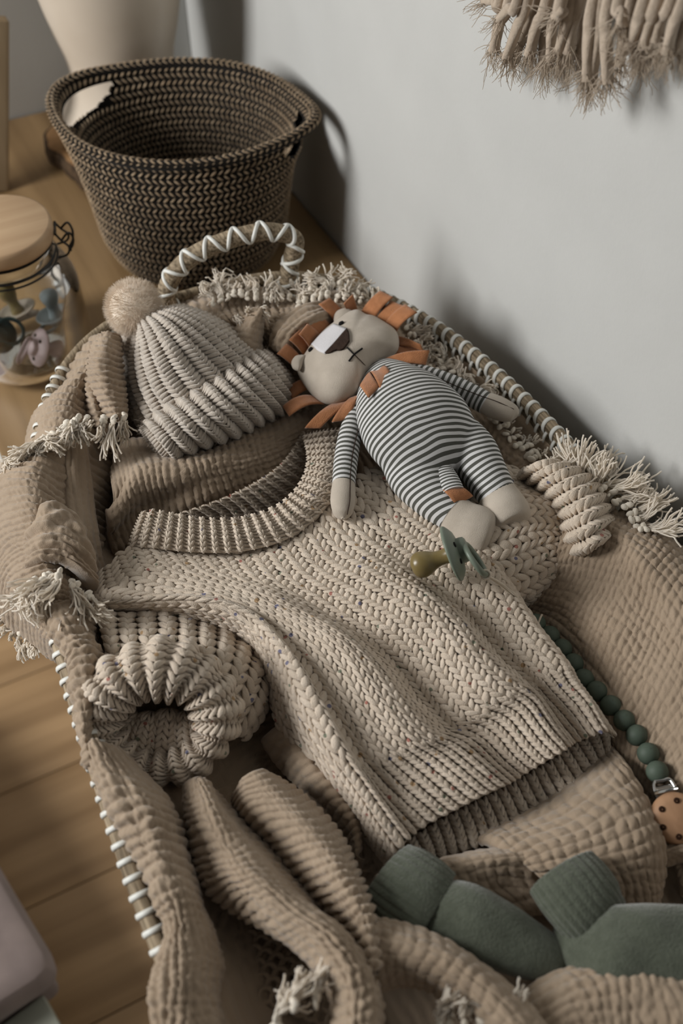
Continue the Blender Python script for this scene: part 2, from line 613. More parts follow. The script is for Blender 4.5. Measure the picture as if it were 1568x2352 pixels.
# dresser -----------------------------------------------------------
M_oak = wood('oak_veneer', srgb(120, 95, 64), srgb(152, 124, 88), axis=1, scale=5.0, rough=0.45, gloss=0.35)
M_white = mat('white_lacquer', srgb(205, 203, 197), rough=0.4, spec=0.4)
M_black = mat('black_metal', srgb(18, 17, 16), rough=0.35, spec=0.5)
DX = 0.022
dr = thing('dresser', 'white dresser with an oak veneer top standing along the white wall', 'dresser', (0.26, 0.57, FLOOR_Z))
V, F = box((DX, -0.3, -0.018), (WALL_X - 0.002, WALL_Y - 0.003, 0.0), 0.0015)
obj('top', V, F, M_oak, dr, smooth=False)
V, F = box((DX - 0.0012, -0.3, -0.0175), (DX - 0.0001, WALL_Y - 0.003, -0.0012), 0.0004)
obj('edge_band', V, F, M_white, dr, smooth=False)
V, F = box((DX + 0.004, -0.295, FLOOR_Z), (WALL_X - 0.003, WALL_Y - 0.006, -0.0185), 0.002)
obj('body', V, F, M_white, dr, smooth=False)
for r in range(3):
    for k in range(2):
        y0 = -0.285 + k * 0.865; z0 = -0.24 - r * 0.235
        V, F = box((DX - 0.014, y0, z0), (DX + 0.0035, y0 + 0.855, z0 + 0.215), 0.002)
        d = obj('drawer', V, F, M_white, dr, smooth=False)
        pts = [(DX - 0.014, y0 + 0.36, z0 + 0.19), (DX - 0.034, y0 + 0.36, z0 + 0.19), (DX - 0.034, y0 + 0.49, z0 + 0.19), (DX - 0.014, y0 + 0.49, z0 + 0.19)]
        V, F = tube(np.array([pts[0], pts[1], (DX - 0.0345, y0 + 0.425, z0 + 0.19), pts[2], pts[3]]), 0.004, sides=8)
        obj('handle', V, F, M_black, d)

# upholstered stool at the lower left ---------------------------------------
M_mauve = mat('mauve_velour', srgb(126, 113, 109), srgb(138, 124, 119), scale=25, rough=0.95, sheen=0.1, bump=0.2, bscale=700)
M_sage = mat('sage_lacquer', srgb(150, 152, 140), rough=0.45, spec=0.4)
ZS = -0.55
a0 = P(0, 1985, ZS * 100); a1 = P(136, 2215, ZS * 100)
dy_ = nrm(a0 - a1); dx_ = nrm(np.cross(UPV, dy_))          # dy_: along the seat edge, away from camera; dx_ points left (away from the basket)
if dx_[0] > 0: dx_ = -dx_
ch = thing('upholstered_stool', 'mauve velour seat cushion over a pale sage board in the lower left corner', 'stool', a1 * [1, 1, 0] + dx_ * 0.2 + [0, 0, FLOOR_Z])


def obox(o, ex, ey, sx, sy, z0, z1, bev):
    V, F = box((0, 0, z0), (sx, sy, z1), bev)
    V = o * [1, 1, 0] + V[:, :1] * ex + V[:, 1:2] * ey + V[:, 2:] * UPV
    return V, F


V, F = obox(a1 + dx_ * 0.002, dx_, dy_, 0.5, 0.52, ZS - 0.07, ZS, 0.03)
V = V + np.stack([vn(V[:, 1] * 25, V[:, 2] * 25, 3), vn(V[:, 0] * 25, V[:, 2] * 25, 4), vn(V[:, 0] * 18, V[:, 1] * 18, 5)], 1) * 0.004
obj('seat_cushion', V, F, M_mauve, ch)
V, F = obox(a1 + dx_ * 0.015 + dy_ * 0.015, dx_, dy_, 0.47, 0.49, ZS - 0.13, ZS - 0.068, 0.012)
obj('seat_base', V, F, M_mauve, ch)
V, F = obox(a1 + dx_ * 0.035 - dy_ * 0.16, dx_, dy_, 0.43, 0.17, ZS - 0.105, ZS - 0.075, 0.003)
obj('front_board', V, F, M_sage, ch, smooth=False)
for i in (0.03, 0.4):
    for j in (0.03, 0.43):
        V, F = obox(a1 + dx_ * (0.02 + i) + dy_ * (0.02 + j), dx_, dy_, 0.04, 0.04, FLOOR_Z, ZS - 0.125, 0.004)
        obj('leg', V, F, M_sage, ch, smooth=False)
    V, F = obox(a1 + dx_ * (0.02 + i) - dy_ * 0.14, dx_, dy_, 0.04, 0.04, FLOOR_Z, ZS - 0.104, 0.004)
    obj('leg', V, F, M_sage, ch, smooth=False)

# wood slice, vase --------------------------------------------------
M_bark = mat('bark', srgb(48, 37, 28), srgb(86, 68, 50), scale=90, rough=0.95, bump=1.0, bscale=120)
M_cut = mat('cut_wood', srgb(118, 88, 58), srgb(150, 116, 80), scale=40, rough=0.8)
VC = np.array([0.342, 1.295, 0.0])
ws = thing('wood_slice', 'round wood slice with dark bark under the tall cream vase', 'wood slice', VC)
a = np.arange(72) / 72 * 2 * math.pi
rad = 0.118 + 0.006 * np.sin(3 * a + 1) + 0.004 * np.sin(7 * a) + 0.002 * np.sin(17 * a)
ring = lambda k, z: np.stack([VC[0] + k * rad * np.cos(a), VC[1] + k * rad * np.sin(a), np.full(72, z)], 1)
V = np.vstack([ring(0.96, 0.0005), ring(1.0, 0.004), ring(1.01, 0.014), ring(1.0, 0.022), ring(0.965, 0.0245)])
obj('bark', V, gridF(5, 72, cv=True), M_bark, ws)
V = np.vstack([ring(0.968, 0.0235), ring(0.95, 0.025), ring(0.5, 0.025), ring(0.02, 0.025)])
obj('cut_face', V, gridF(4, 72, cv=True), M_cut, ws)
M_vase = mat('cream_glaze', srgb(216, 203, 186), srgb(208, 194, 176), scale=12, rough=0.35, spec=0.5)
va = thing('vase', 'tall cream ceramic vase with a narrow waist behind the woven basket', 'vase', VC + [0, 0, 0.0252])
pr = spline([(0.01, 0.0255), (0.085, 0.0255), (0.094, 0.034), (0.09, 0.055), (0.075, 0.08), (0.068, 0.105), (0.069, 0.135), (0.079, 0.175), (0.09, 0.23), (0.097, 0.29), (0.095, 0.35), (0.075, 0.41), (0.045, 0.45), (0.043, 0.48), (0.05, 0.50)], 60)
V, F = lathe(pr, 64, VC * [1, 1, 0])
obj('body', V, F, M_vase, va)
V, F = lathe([(0.05, 0.50), (0.047, 0.503), (0.041, 0.48), (0.042, 0.452), (0.06, 0.42)], 64, VC * [1, 1, 0])
obj('neck_lining', V, F, M_vase, va)

# wooden picture frame ----------------------------------------------
M_pale = wood('pale_wood', srgb(142, 123, 96), srgb(160, 140, 112), axis=2, scale=6, rough=0.6)
b0 = np.array([0.158, 1.27, 0.0]); t0 = np.array([0.213, 1.285, 0.205])
pf = thing('picture_frame', 'pale wooden frame leaning at the left edge behind the jar', 'picture frame', (0.1, 1.29, 0))
up_ = nrm(t0 - b0); ex = nrm(np.array([-1.0, 0.05, 0.27])); ex = nrm(ex - up_ * (ex @ up_)); ey = nrm(np.cross(up_, ex))
if ey[1] < 0: ey = -ey
L_ = np.linalg.norm(t0 - b0)


def fbox(x0, x1, y0, y1, z0, z1, bev):
    V, F = box((x0, y0, z0), (x1, y1, z1), bev)
    return b0 + V[:, :1] * ex + V[:, 1:2] * ey + V[:, 2:] * up_, F


for nm, bb in (('side_rail', (0, 0.024, 0, 0.02, 0, L_)), ('side_rail', (0.126, 0.15, 0, 0.02, 0.03, L_)),
               ('cross_rail', (0.0242, 0.1258, 0.001, 0.019, L_ - 0.022, L_)), ('cross_rail', (0.0242, 0.1258, 0.001, 0.019, 0.032, 0.054))):
    V, F = fbox(*bb, 0.0012)
    obj(nm, V, F, M_pale, pf, smooth=False)
V, F = fbox(0.022, 0.128, 0.008, 0.012, 0.05, L_ - 0.02, 0.0005)
obj('backing_board', V, F, mat('cream_board', srgb(185, 176, 160), rough=0.9), pf, smooth=False)

# rope basket --------------------------------------------------------
M_rope = yarn('dark_brown_rope', srgb(30, 26, 22), srgb(38, 33, 28), sheen=0.1)
M_tan = yarn('tan_jute_strand', srgb(160, 137, 110), srgb(182, 160, 132), sheen=0.1)
RC = np.array([0.336, 1.055, 0.0])
rb = thing('rope_basket', 'round brown and tan rope basket with two loop handles, empty, against the wall', 'basket', RC)
RH = 0.172


HOLES = ((2.72, 0.46), (-0.22, 0.36))


def rope_wall(u, v, off):
    """u around, v = 0 bottom .. 1 rim; off = offset outward"""
    ang = u * 2 * math.pi
    z = v * RH
    r = 0.098 + 0.012 * np.sin(np.clip(v, 0, 0.25) / 0.25 * math.pi / 2) + 0.026 * v ** 1.6
    sy = 0.95 - 0.20 * v
    # the rim is pulled out at the two handles
    hd = 0
    for a0_, w0_ in HOLES:
        hd = hd + np.exp(-((np.mod(ang - a0_ + math.pi, 2 * math.pi) - math.pi) / (w0_ * 1.1)) ** 2) * np.clip((v - 0.6) / 0.4, 0, 1) ** 2
    rr = r + hd * 0.020 + off
    z = z + hd * 0.004 + 0.006 * v ** 2 * np.sin(ang)
    c_, s_ = (rr * np.cos(ang))[..., None], (rr * np.sin(ang) * sy)[..., None]
    return RC + c_ * RIGHT + s_ * HEAD + (z + 0.001)[..., None] * UPV


class RSurf:
    sg = 1.0
    def __init__(s, k): s.k = k
    def __call__(s, u, v, h=0.0): return rope_wall(u, v, s.k * (np.asarray(h)) + (0.0 if s.k > 0 else -0.007))


NR, NA = 22, 108
v_ = np.linspace(0, 1, NR * 6 + 1); u_ = np.arange(NA * 2) / (NA * 2)
U, W = np.meshgrid(v_, u_, indexing='ij')


# two openings under the handles
def hole(u, v):
    ang = u * 2 * math.pi
    o_ = np.zeros(np.shape(u), bool)
    for a0_, w0_ in HOLES:
        w = np.abs(np.mod(ang - a0_ + math.pi, 2 * math.pi) - math.pi) / w0_
        o_ |= (w < 1) & (v < 0.945) & (v > 0.945 - 0.14 * np.sqrt(np.clip(1 - w * w, 0, 1)))
    return o_


for sgn, nm in ((1, 'outer_wall'), (-1, 'inner_wall')):
    B = Bag()
    bulge = 0.0022 * np.abs(np.sin(U * NR * math.pi)) ** 0.6
    off = bulge - 0.001 if sgn > 0 else -0.007 - bulge
    V = rope_wall(W.ravel(), U.ravel(), off.ravel())
    F = gridF(len(v_), len(u_), cv=True)
    fc = F[:, 0]
    keep = ~hole(W.ravel()[fc] + 0.002, U.ravel()[fc] + 0.004)
    F = F[keep]
    o = obj(nm, V, F if sgn > 0 else F[:, ::-1], M_rope, rb)
    I, J = np.meshgrid(np.arange(NA), np.arange(NR), indexing='ij'); I = I.ravel(); J = J.ravel()
    cu = (I + 0.5 + 0.0 * J) / NA; cv = (J + 0.5) / NR
    k = ~hole(cu, cv)
    S = RSurf(sgn)
    sl = np.where(J % 2 == 0, 1, -1)
    V, F, rv, uv = legs(S, cu[k], cv[k], (sl * 0.36 / NA)[k], 0.40 / NR, 0.22 / NA, 0, 0.0012, 0.0011, 0.0009, rings=5, sides=6, rnd=0.12)
    obj('jute_stitches', V, F, M_tan, o, at={'rv': rv}, uv=uv, stuff=True)
# rolled rim on top of the wall
uu = np.arange(160) / 160
rim = rope_wall(uu, np.ones(160), np.full(160, -0.0035))
V, F = tube(rim, 0.0058, sides=10, closed=True)
o = obj('rim', V, F, M_rope, rb)


class TSurf:
    sg = 1.0
    def __call__(s, u, v, h=0.0):
        c = rope_wall(u, np.ones_like(u), np.full_like(u, -0.0035))
        a = (rope_wall(u, np.ones_like(u), np.full_like(u, 0.0065)) - c) / 0.01
        r = 0.0056 + np.asarray(h)
        t = v * 2 * math.pi
        return c + a * (r * np.cos(t))[:, None] + UPV * (r * np.sin(t))[:, None]


I, J = np.meshgrid(np.arange(NA), np.arange(4), indexing='ij'); I = I.ravel(); J = J.ravel()
V, F, rv, uv = legs(TSurf(), (I + 0.5) / NA, (J + 0.3) / 8, np.where(J % 2 == 0, 1, -1) * 0.36 / NA, 0.06, 0.22 / NA, 0, 0.0004, 0.0006, 0.0008, rings=5, sides=6)
obj('jute_stitches', V, F, M_tan, o, at={'rv': rv}, uv=uv, stuff=True)
V, F = lathe([(0.002, 0.003), (0.05, 0.003), (0.095, 0.004), (0.1, 0.008)], 64, RC)
obj('bottom', V, F, M_rope, rb)

# glass jar ----------------------------------------------------------
def glass(name, tint=(0.97, 0.985, 0.98, 1)):
    m = bpy.data.materials.new(name); m.use_nodes = True
    b = m.node_tree.nodes['Principled BSDF']
    b.inputs['Base Color'].default_value = tint; b.inputs['Transmission Weight'].default_value = 1.0
    b.inputs['Roughness'].default_value = 0.02; b.inputs['IOR'].default_value = 1.3
    return m


M_glass = glass('clear_glass')
d = rays(np.array(-13.0), np.array(516.0)); k = (0.17 - CAM_H) / d[2]
JC = (CAM + d * k) * [1, 1, 0]
JH = 0.17
jar = thing('glass_jar', 'clear glass clip-top jar with a round bamboo lid holding pacifiers', 'jar', JC)
prof = spline([(0.002, 0.0015), (0.035, 0.0008), (0.052, 0.004), (0.066, 0.016), (0.069, 0.035), (0.069, 0.075), (0.067, 0.10), (0.060, 0.118), (0.0520, 0.127), (0.0505, 0.133), (0.0525, 0.138), (0.0515, 0.148)], 40)
inn = prof.copy(); inn[:, 0] = np.maximum(inn[:, 0] - 0.0028, 0.001); inn[:, 1] = inn[:, 1] + np.where(inn[:, 1] < 0.03, 0.0035, 0)
V, F = lathe(np.vstack([prof, inn[::-1]]), 72, JC)
obj('glass_body', V, F, M_glass, jar)
M_lid = wood('bamboo_lid', srgb(178, 148, 116), srgb(196, 167, 134), axis=0, scale=9, rough=0.55)
V, F = lathe([(0.001, 0.152), (0.05, 0.152), (0.0548, 0.1535), (0.0555, 0.157), (0.0555, 0.165), (0.0545, 0.1685), (0.052, 0.1697), (0.001, 0.17)], 72, JC)
obj('lid', V, F, M_lid, jar)
M_rub_hole = mat('black_rubber_and_hole_shade', srgb(20, 18, 17), rough=0.6)
V, F = lathe([(0.045, 0.1483), (0.0525, 0.1483), (0.0535, 0.150), (0.0525, 0.1519), (0.045, 0.1519)], 72, JC)
obj('gasket', V, F, M_rub_hole, jar)
for zz, rr in ((0.1345, 0.0522), (0.1295, 0.0535)):
    a = np.arange(64) / 64 * 2 * math.pi
    V, F = tube(np.stack([JC[0] + rr * np.cos(a), JC[1] + rr * np.sin(a), np.full(64, zz)], 1), 0.0011, sides=8, closed=True)
    obj('wire_ring', V, F, M_black, jar)
# clasp on the right-hand side of the jar (towards the camera's right)
e1 = nrm(RIGHT * 0.98 + HEAD * 0.2); e2 = nrm(np.cross(UPV, e1))
q = lambda r, t, z: JC + e1 * r + e2 * t + UPV * z
for s in (-1, 1):
    V, F = tube(spline([q(0.0535, s * 0.012, 0.131), q(0.064, s * 0.012, 0.134), q(0.067, s * 0.011, 0.142), q(0.061, s * 0.0105, 0.150), q(0.0565, s * 0.010, 0.158)], 16), 0.0012, sides=8)
    obj('clasp_wire', V, F, M_black, jar)
    V, F = tube(spline([q(0.061, s * 0.0105, 0.150), q(0.069, s * 0.009, 0.157), q(0.0725, s * 0.006, 0.150), q(0.071, s * 0.004, 0.140), q(0.0665, s * 0.003, 0.133)], 16), 0.0012, sides=8)
    obj('clasp_wire', V, F, M_black, jar)
V, F = tube(np.array([q(0.0565, -0.011, 0.158), q(0.0565, 0, 0.158), q(0.0565, 0.011, 0.158)]), 0.0014, sides=8)
obj('clasp_bar', V, F, M_black, jar)
V, F = tube(spline([q(0.0665, -0.003, 0.133), q(0.067, 0, 0.130), q(0.0665, 0.003, 0.133)], 9), 0.0012, sides=8)
obj('clasp_bar', V, F, M_black, jar)


def pacifier(label, o, ax, side, cs, cn, cr, group=None, s=1.0, ring_tilt=0.3, cord=False):
    """shield centred at o; ax = axis from the shield to the nipple; side = vector across the shield"""
    ax = nrm(np.array(ax, float)); side = np.array(side, float); side = nrm(side - ax * (ax @ side)); oth = np.cross(ax, side)
    t = thing('pacifier', label, 'pacifier', o, group)
    loc = lambda V: o + s * (V[:, :1] * side + V[:, 1:2] * oth + V[:, 2:] * ax)
    # domed round shield with a thick rim
    r = np.array([0.0005, 0.005, 0.010, 0.015, 0.0185, 0.0205, 0.0212, 0.0205, 0.0185, 0.015, 0.010, 0.005, 0.0005])
    z = np.array([0.0005, 0.0006, 0.0010, 0.0020, 0.0036, 0.0048, 0.0038, 0.0024, 0.0008, -0.0014, -0.0026, -0.0031, -0.0032])
    V, F = lathe(np.stack([r, z], 1), 48)
    sh = obj('shield', loc(V), F, cs, t)
    for k in range(6):
        a = math.pi / 6 + k * math.pi / 3 if k % 3 != 1 else math.pi / 6 + k * math.pi / 3
        if k in (1, 4): continue
        rr = 0.0125
        c = np.array([rr * math.cos(a), rr * math.sin(a), -0.0019])
        V, F = lathe([(0.0001, -0.0008), (0.0019, -0.0008), (0.0021, 0.0), (0.0019, 0.0032), (0.0001, 0.0032)], 12, c)
        obj('air_hole', loc(V), F, M_rub_hole, sh)  # solid plug; its black paints the shade inside an open hole
    pr = spline([(0.0075, 0.0005), (0.0068, 0.004), (0.0056, 0.010), (0.0062, 0.016), (0.0088, 0.022), (0.0098, 0.027), (0.0085, 0.0315), (0.005, 0.034), (0.0004, 0.0345)], 40)
    V, F = lathe(pr, 28)
    obj('nipple', loc(V), F, cn, t)
    V, F = lathe([(0.0004, -0.0085), (0.0075, -0.0085), (0.0090, -0.0075), (0.0095, -0.005), (0.0095, -0.0015)], 28)
    obj('knob', loc(V), F, cs, t)
    a = np.arange(48) / 48 * 2 * math.pi
    rg = np.stack([0.0145 * np.cos(a), 0.0128 * np.sin(a) + 0.0095, -0.0075 - ring_tilt * (0.0128 * np.sin(a) + 0.0128)], 1)
    V, F = tube(loc(rg), 0.0021 * s, sides=10, closed=True, up=ax)
    obj('ring', V, F, cr, t)
    return t, loc


def plastic(n, c, rough=0.45): return mat(n, c, rough=rough, spec=0.4)


def jp(px, py, z): return P(np.array(float(px)), np.array(float(py)), z)


G_ = 'pacifiers inside the jar'
c_lil = plastic('lilac_plastic', srgb(176, 158, 158)); c_gry = plastic('grey_blue_plastic', srgb(112, 120, 122)); c_pet = plastic('petrol_plastic', srgb(22, 48, 48)); c_crm = plastic('cream_plastic', srgb(170, 160, 145))
M_latex = mat('amber_latex', srgb(124, 108, 68), rough=0.3, spec=0.5)
for m_ in (M_latex,):
    m_.node_tree.nodes['Principled BSDF'].inputs['Subsurface Weight'].default_value = 0.4
    m_.node_tree.nodes['Principled BSDF'].inputs['Subsurface Radius'].default_value = (0.006, 0.004, 0.002)
cam_dir = -nrm(rays(np.array(80.), np.array(800.)))
pacifier('lilac pacifier facing out at the front of the glass jar', jp(84, 800, 3.0), nrm(RIGHT * 0.72 - cam_dir * 0.55 - UPV * 0.1), UPV, c_lil, c_lil, c_lil, G_, ring_tilt=0.9)
pacifier('grey blue pacifier lying flat in the jar with its nipple up', jp(128, 728, 4.4), UPV * 0.95 - RIGHT * 0.1 + HEAD * 0.1, HEAD, c_gry, c_gry, c_gry, G_)
pacifier('dark petrol green pacifier at the left inside the jar', jp(-2, 772, 4.3), -nrm(cam_dir * 0.7 + RIGHT * 0.3), UPV, c_pet, c_pet, c_pet, G_)
pacifier('cream pacifier with a yellow nipple at the back of the jar', jp(42, 715, 4.0), UPV * 0.9 - RIGHT * 0.25 + HEAD * 0.1, RIGHT, c_crm, M_latex, c_crm, G_)

# macrame wall hanging ------------------------------------------------
M_cord = mat('cotton_cord', srgb(176, 160, 142), srgb(190, 174, 156), scale=200, rough=0.95, sheen=0.3, bump=0.5, bscale=500)
wh = thing('wall_hanging', 'cream macrame wall hanging with frayed cotton cords at the upper right', 'wall hanging', (WALL_X - 0.02, 0.5, 0.35))
cords = [(1172, 1133, 116, 3), (1212, 1162, 132, 3.4), (1238, 1192, 100, 2.2), (1258, 1215, 125, 2.6), (1275, 1246, 158, 1.6), (1296, 1262, 140, 2.4),
         (1314, 1281, 125, 3.4), (1334, 1304, 122, 3), (1347, 1331, 132, 2.0), (1365, 1347, 185, 3.6), (1384, 1356, 200, 3.2), (1400, 1394, 192, 3.8),
         (1423, 1427, 62, 4.2), (1452, 1420, 150, 1.8), (1483, 1446, 112, 3.6), (1512, 1478, 110, 3.2), (1530, 1496, 128, 2.0), (1545, 1505, 95, 2.8),
         (1572, 1529, 122, 3.4), (1596, 1556, 118, 2.6), (1225, 1180, 140, 1.2), (1330, 1300, 150, 1.2), (1500, 1470, 140, 1.2), (1190, 1146, 45, 4.0), (1150, 1113, 2, 3.2), (1290, 1275, 40, 4.3)]
fray = Bag()
zt = 0.72
for i, (xt, xb, yb, dist) in enumerate(cords):
    xw = WALL_X - dist / 100
    A = PL(np.array(float(xt)), np.array(-10.0), (xw, 0, 0), (1, 0, 0)); Bq = PL(np.array(float(xb)), np.array(float(yb)), (xw, 0, 0), (1, 0, 0))
    top = A + (A - Bq) * 0.35; top = np.array([WALL_X - 0.012, A[1] + (A[1] - Bq[1]) * 0.5, zt])
    mid = (A + Bq) / 2 + [0.0, 0.003 * rng.standard_normal(), 0]
    pts = spline([top, A * 0.6 + top * 0.4, A, mid, Bq], 40)
    r = 0.0040 + 0.0003 * rng.standard_normal()
    n = len(pts)
    sd = 10
    V, F = tube(pts, r, sides=sd, up=(1, 0, 0))
    tw = np.arange(n)[:, None] * 2.2 + np.arange(sd)[None] * 2 * math.pi / sd
    V[:n * sd] += (nrm(V[:n * sd] - np.repeat(pts, sd, 0)) * (0.0006 * np.sin(tw * 3).ravel())[:, None])
    obj('cord', V, F, M_cord, wh)
    d = nrm(pts[-1] - pts[-4])
    m = 46
    pr_ = rng.standard_normal((m, 3)) * 0.0021
    V, F = strands(pts[-1] - d * 0.003 + pr_, d + pr_ * 150 + rng.standard_normal((m, 3)) * 0.16, 0.017, 0.00038, seg=5, curl=0.35)
    fray.add(V, F)
fray.obj('frayed_ends', thread_mat('frayed_cotton', srgb(214, 199, 180), srgb(204, 188, 168)), wh, stuff=True)
V, F = tube(np.array([(WALL_X - 0.012, 0.2, zt), (WALL_X - 0.012, 0.5, zt), (WALL_X - 0.012, 0.85, zt)]), 0.009, sides=14)
obj('dowel', V, F, M_pale, wh)

# ------------------------------------------------------------------ seagrass changing basket
M_grass = mat('dried_seagrass', srgb(92, 79, 62), srgb(172, 155, 130), scale=1.0, rough=0.8, bump=0.7, bscale=1.0, stretch=(420, 30, 420), detail=5)
M_bind = mat('white_plastic_binding', srgb(222, 222, 216), rough=0.45, spec=0.4)
BC = np.array([0.222, 0.365, 0.0]); TILT = math.radians(-3.0)
bk = thing('changing_basket', 'long oval seagrass changing basket bound with white strands, lined with a blanket', 'basket', BC)
BA, BB, RIMZ = 0.222, 0.425, 0.14


def oval(t, k=1.0, z=RIMZ, dx=0.0):
    ex_ = 2 / 3.0
    c = np.cos(t); s_ = np.sin(t)
    x = np.sign(c) * np.abs(c) ** ex_ * (BA + dx) * k; y = np.sign(s_) * np.abs(s_) ** ex_ * (BB + dx) * k
    # the far end is a little narrower
    x = x * (1 - 0.10 * np.clip(y / BB, 0, 1) ** 2)
    X = x * math.cos(TILT) - y * math.sin(TILT); Y = x * math.sin(TILT) + y * math.cos(TILT)
    return np.stack([BC[0] + X, BC[1] + Y, np.broadcast_to(z, X.shape)], -1)


def even(fn, n):
    t = np.linspace(0, 2 * math.pi, 4001)
    p = fn(t); L = np.concatenate([[0], np.cumsum(np.linalg.norm(np.diff(p, axis=0), axis=1))])
    return np.interp(np.linspace(0, L[-1], n, endpoint=False), L, t), L[-1]


tor = None
NC = 12
for c in range(NC):
    z = RIMZ - 0.0117 * c
    fn = lambda t: oval(t, z=z, dx=-0.0029 * c)
    t, L = even(fn, 260)
    pts = fn(t)
    sd = 14
    V, F = tube(pts, 0.0062, sides=sd, closed=True)
    # grass blades: fine ridges running along the coil
    ph = (np.arange(sd)[None] * 2.9 + np.arange(260)[:, None] * 0.02)
    V += nrm(V - np.repeat(pts, sd, 0)) * (0.0005 * np.sin(ph * 2.3 + c).ravel())[:, None]
    co = obj('coil', V, F, M_grass, bk)
    # binding loops
    n = int(L / 0.0118)
    tt, _ = even(fn, n)
    pp = fn(tt); T = nrm(fn(tt + 0.002) - fn(tt - 0.002))
    a = np.arange(22) / 22 * 2 * math.pi
    if c == 0:
        V, F = tube(np.stack([0.0070 * np.cos(a), 0.0022 * np.sin(a), 0.0070 * np.sin(a)], 1), 0.0007, 0.0021, sides=6, closed=True, up=(0, 1, 0))
        wm = mesh('binding_loop', V, F, M_bind)
        for p_, t_ in zip(pp, T):
            if abs(t_[1]) < 0.75 or p_[1] < 0.12: continue
            x_ = nrm(np.cross(t_, UPV))
            inst('binding_loop', wm, co, frame(p_, x_, t_, UPV))
    elif c < 6:
        B = Bag()
        pp2 = pp + T * 0.005
        for p_, t_ in zip(pp2, T):
            if p_[1] < 0.12: continue
            x_ = nrm(np.cross(t_, UPV))
            q_ = p_ + 0.0068 * np.cos(a)[:, None] * x_ + 0.0020 * np.sin(a)[:, None] * t_ + 0.0085 * np.sin(a)[:, None] * UPV + 0.003 * UPV
            V, F = tube(q_, 0.0007, 0.0019, sides=5, closed=True, up=t_)
            B.add(V, F)
        B.obj('binding', M_bind, co, stuff=True)
# bottom of the basket
t, L = even(lambda t: oval(t, z=0.003, dx=-0.037), 96)
V = np.vstack([oval(t, k, 0.003, -0.036) for k in (1.0, 0.6, 0.3, 0.01)])
obj('bottom', V, gridF(4, 96, cv=True), M_grass, bk)
# arched handle at the far end
hp = [(392, 712), (381, 672), (402, 625), (452, 581), (530, 548), (605, 531), (655, 537), (679, 553), (672, 590), (663, 630), (656, 680)]
h0_ = P(np.array(392.), np.array(705.), 14); h1_ = P(np.array(656.), np.array(672.), 14)
hn = nrm(np.cross(nrm(h1_ - h0_), nrm(np.array([0.05, 0.16, 1.0]))))
hh = np.array([PL(np.array(float(x)), np.array(float(y)), h0_, hn) for x, y in hp])
hh[0] = oval(np.array([math.pi / 2 + 0.05]))[0] * 0.3 + hh[0] * 0.7
pts = spline(hh, 90)
sd = 14
V, F = tube(pts, 0.0084, sides=sd, up=hn)
V[:90 * sd] += nrm(V[:90 * sd] - np.repeat(pts, sd, 0)) * (0.0006 * np.sin(np.arange(sd)[None] * 6.6 + np.arange(90)[:, None] * 0.05).ravel())[:, None]
hd_ = obj('handle', V, F, M_grass, bk)
# crossed binding on the handle
n = 420
p2 = spline(hh, n); T = nrm(np.gradient(p2, axis=0)); S1 = nrm(np.cross(T, hn)); 
Ls = np.concatenate([[0], np.cumsum(np.linalg.norm(np.diff(p2, axis=0), axis=1))])
for sgn in (1, -1):
    ang = sgn * Ls / 0.024 * 2 * math.pi + 0.4
    q_ = p2 + 0.0082 * (np.cos(ang)[:, None] * S1 + np.sin(ang)[:, None] * hn)
    V, F = tube(q_, 0.0019, 0.0019, sides=8, up=hn)
    obj('binding', V, F, M_bind, hd_)

# ------------------------------------------------------------------ muslin blanket
M_mus = mat('muslin_double_gauze', srgb(168, 149, 128), srgb(157, 138, 117), scale=26, rough=0.95, sheen=0.35, bump=0.5, bscale=1500, spec=0.1)
M_fr = mat('cream_cotton', srgb(228, 219, 204), srgb(220, 210, 194), scale=60, rough=0.95, sheen=0.4, bump=0.3, bscale=900)
M_ft = thread_mat('cream_cotton_fringe', srgb(254, 248, 238), srgb(251, 243, 231), tr=0.5)
bl = thing('muslin_blanket', 'beige crinkled muslin blanket with cream fringe draped inside the changing basket', 'blanket', (0.22, 0.4, 0.02))

# the sheet that lines the basket
nr, na = 150, 620
t, L = even(lambda t: oval(t), na)
r = np.linspace(0.0, 1.0, nr)
rr = r[:, None]
edge = oval(t, dx=-0.008)
V = BC + (edge - BC)[None] * np.maximum(r, 0.004)[:, None, None]
hz = 0.070 + 0.062 * np.clip(r, 0, 1) ** 5
Z = np.repeat(hz[:, None], na, 1)
X = V[..., 0]; Y = V[..., 1]
Z = Z + 0.012 * vn(X * 11, Y * 9, 21) * (1 - rr ** 6) + 0.006 * vn(X * 24 + Y * 9, Y * 15, 22) * (1 - rr ** 8)
Z = Z + crinkle(0.0012, 0.0080, 5)(X.ravel(), Y.ravel(), 0, 0).reshape(Z.shape)
V[..., 2] = Z
obj('lining', V.reshape(-1, 3), gridF(nr, na, cv=True), M_mus, bl)


def cloth(name, ctrl, res=0.0010, amp=0.0011, p=0.0075, seed=0, ani=0.0, roll='01ab', rollr=0.007, fold=None, grid=False):
    S = Surf(ctrl)
    cr = crinkle(amp, p, seed, ani, grid)
    ex = cr if fold is None else (lambda s, t, u, v: cr(s, t, u, v) + fold(s, t, u, v))
    V, F = sheet(S, res, ex, roll, rollr)
    o = obj(name, V, F, M_mus, bl)
    md = o.modifiers.new('thickness', 'SOLIDIFY'); md.thickness = 0.0016; md.offset = -1; md.use_rim = True; md.use_rim_only = True
    return S


def ridge(u0, w, h, slope=0.0):
    return lambda s, t, u, v: h * np.exp(-((u - u0 - slope * (v - 0.5)) / w) ** 2)


def ridges(*rs):
    return lambda s, t, u, v: sum(r(s, t, u, v) for r in rs)


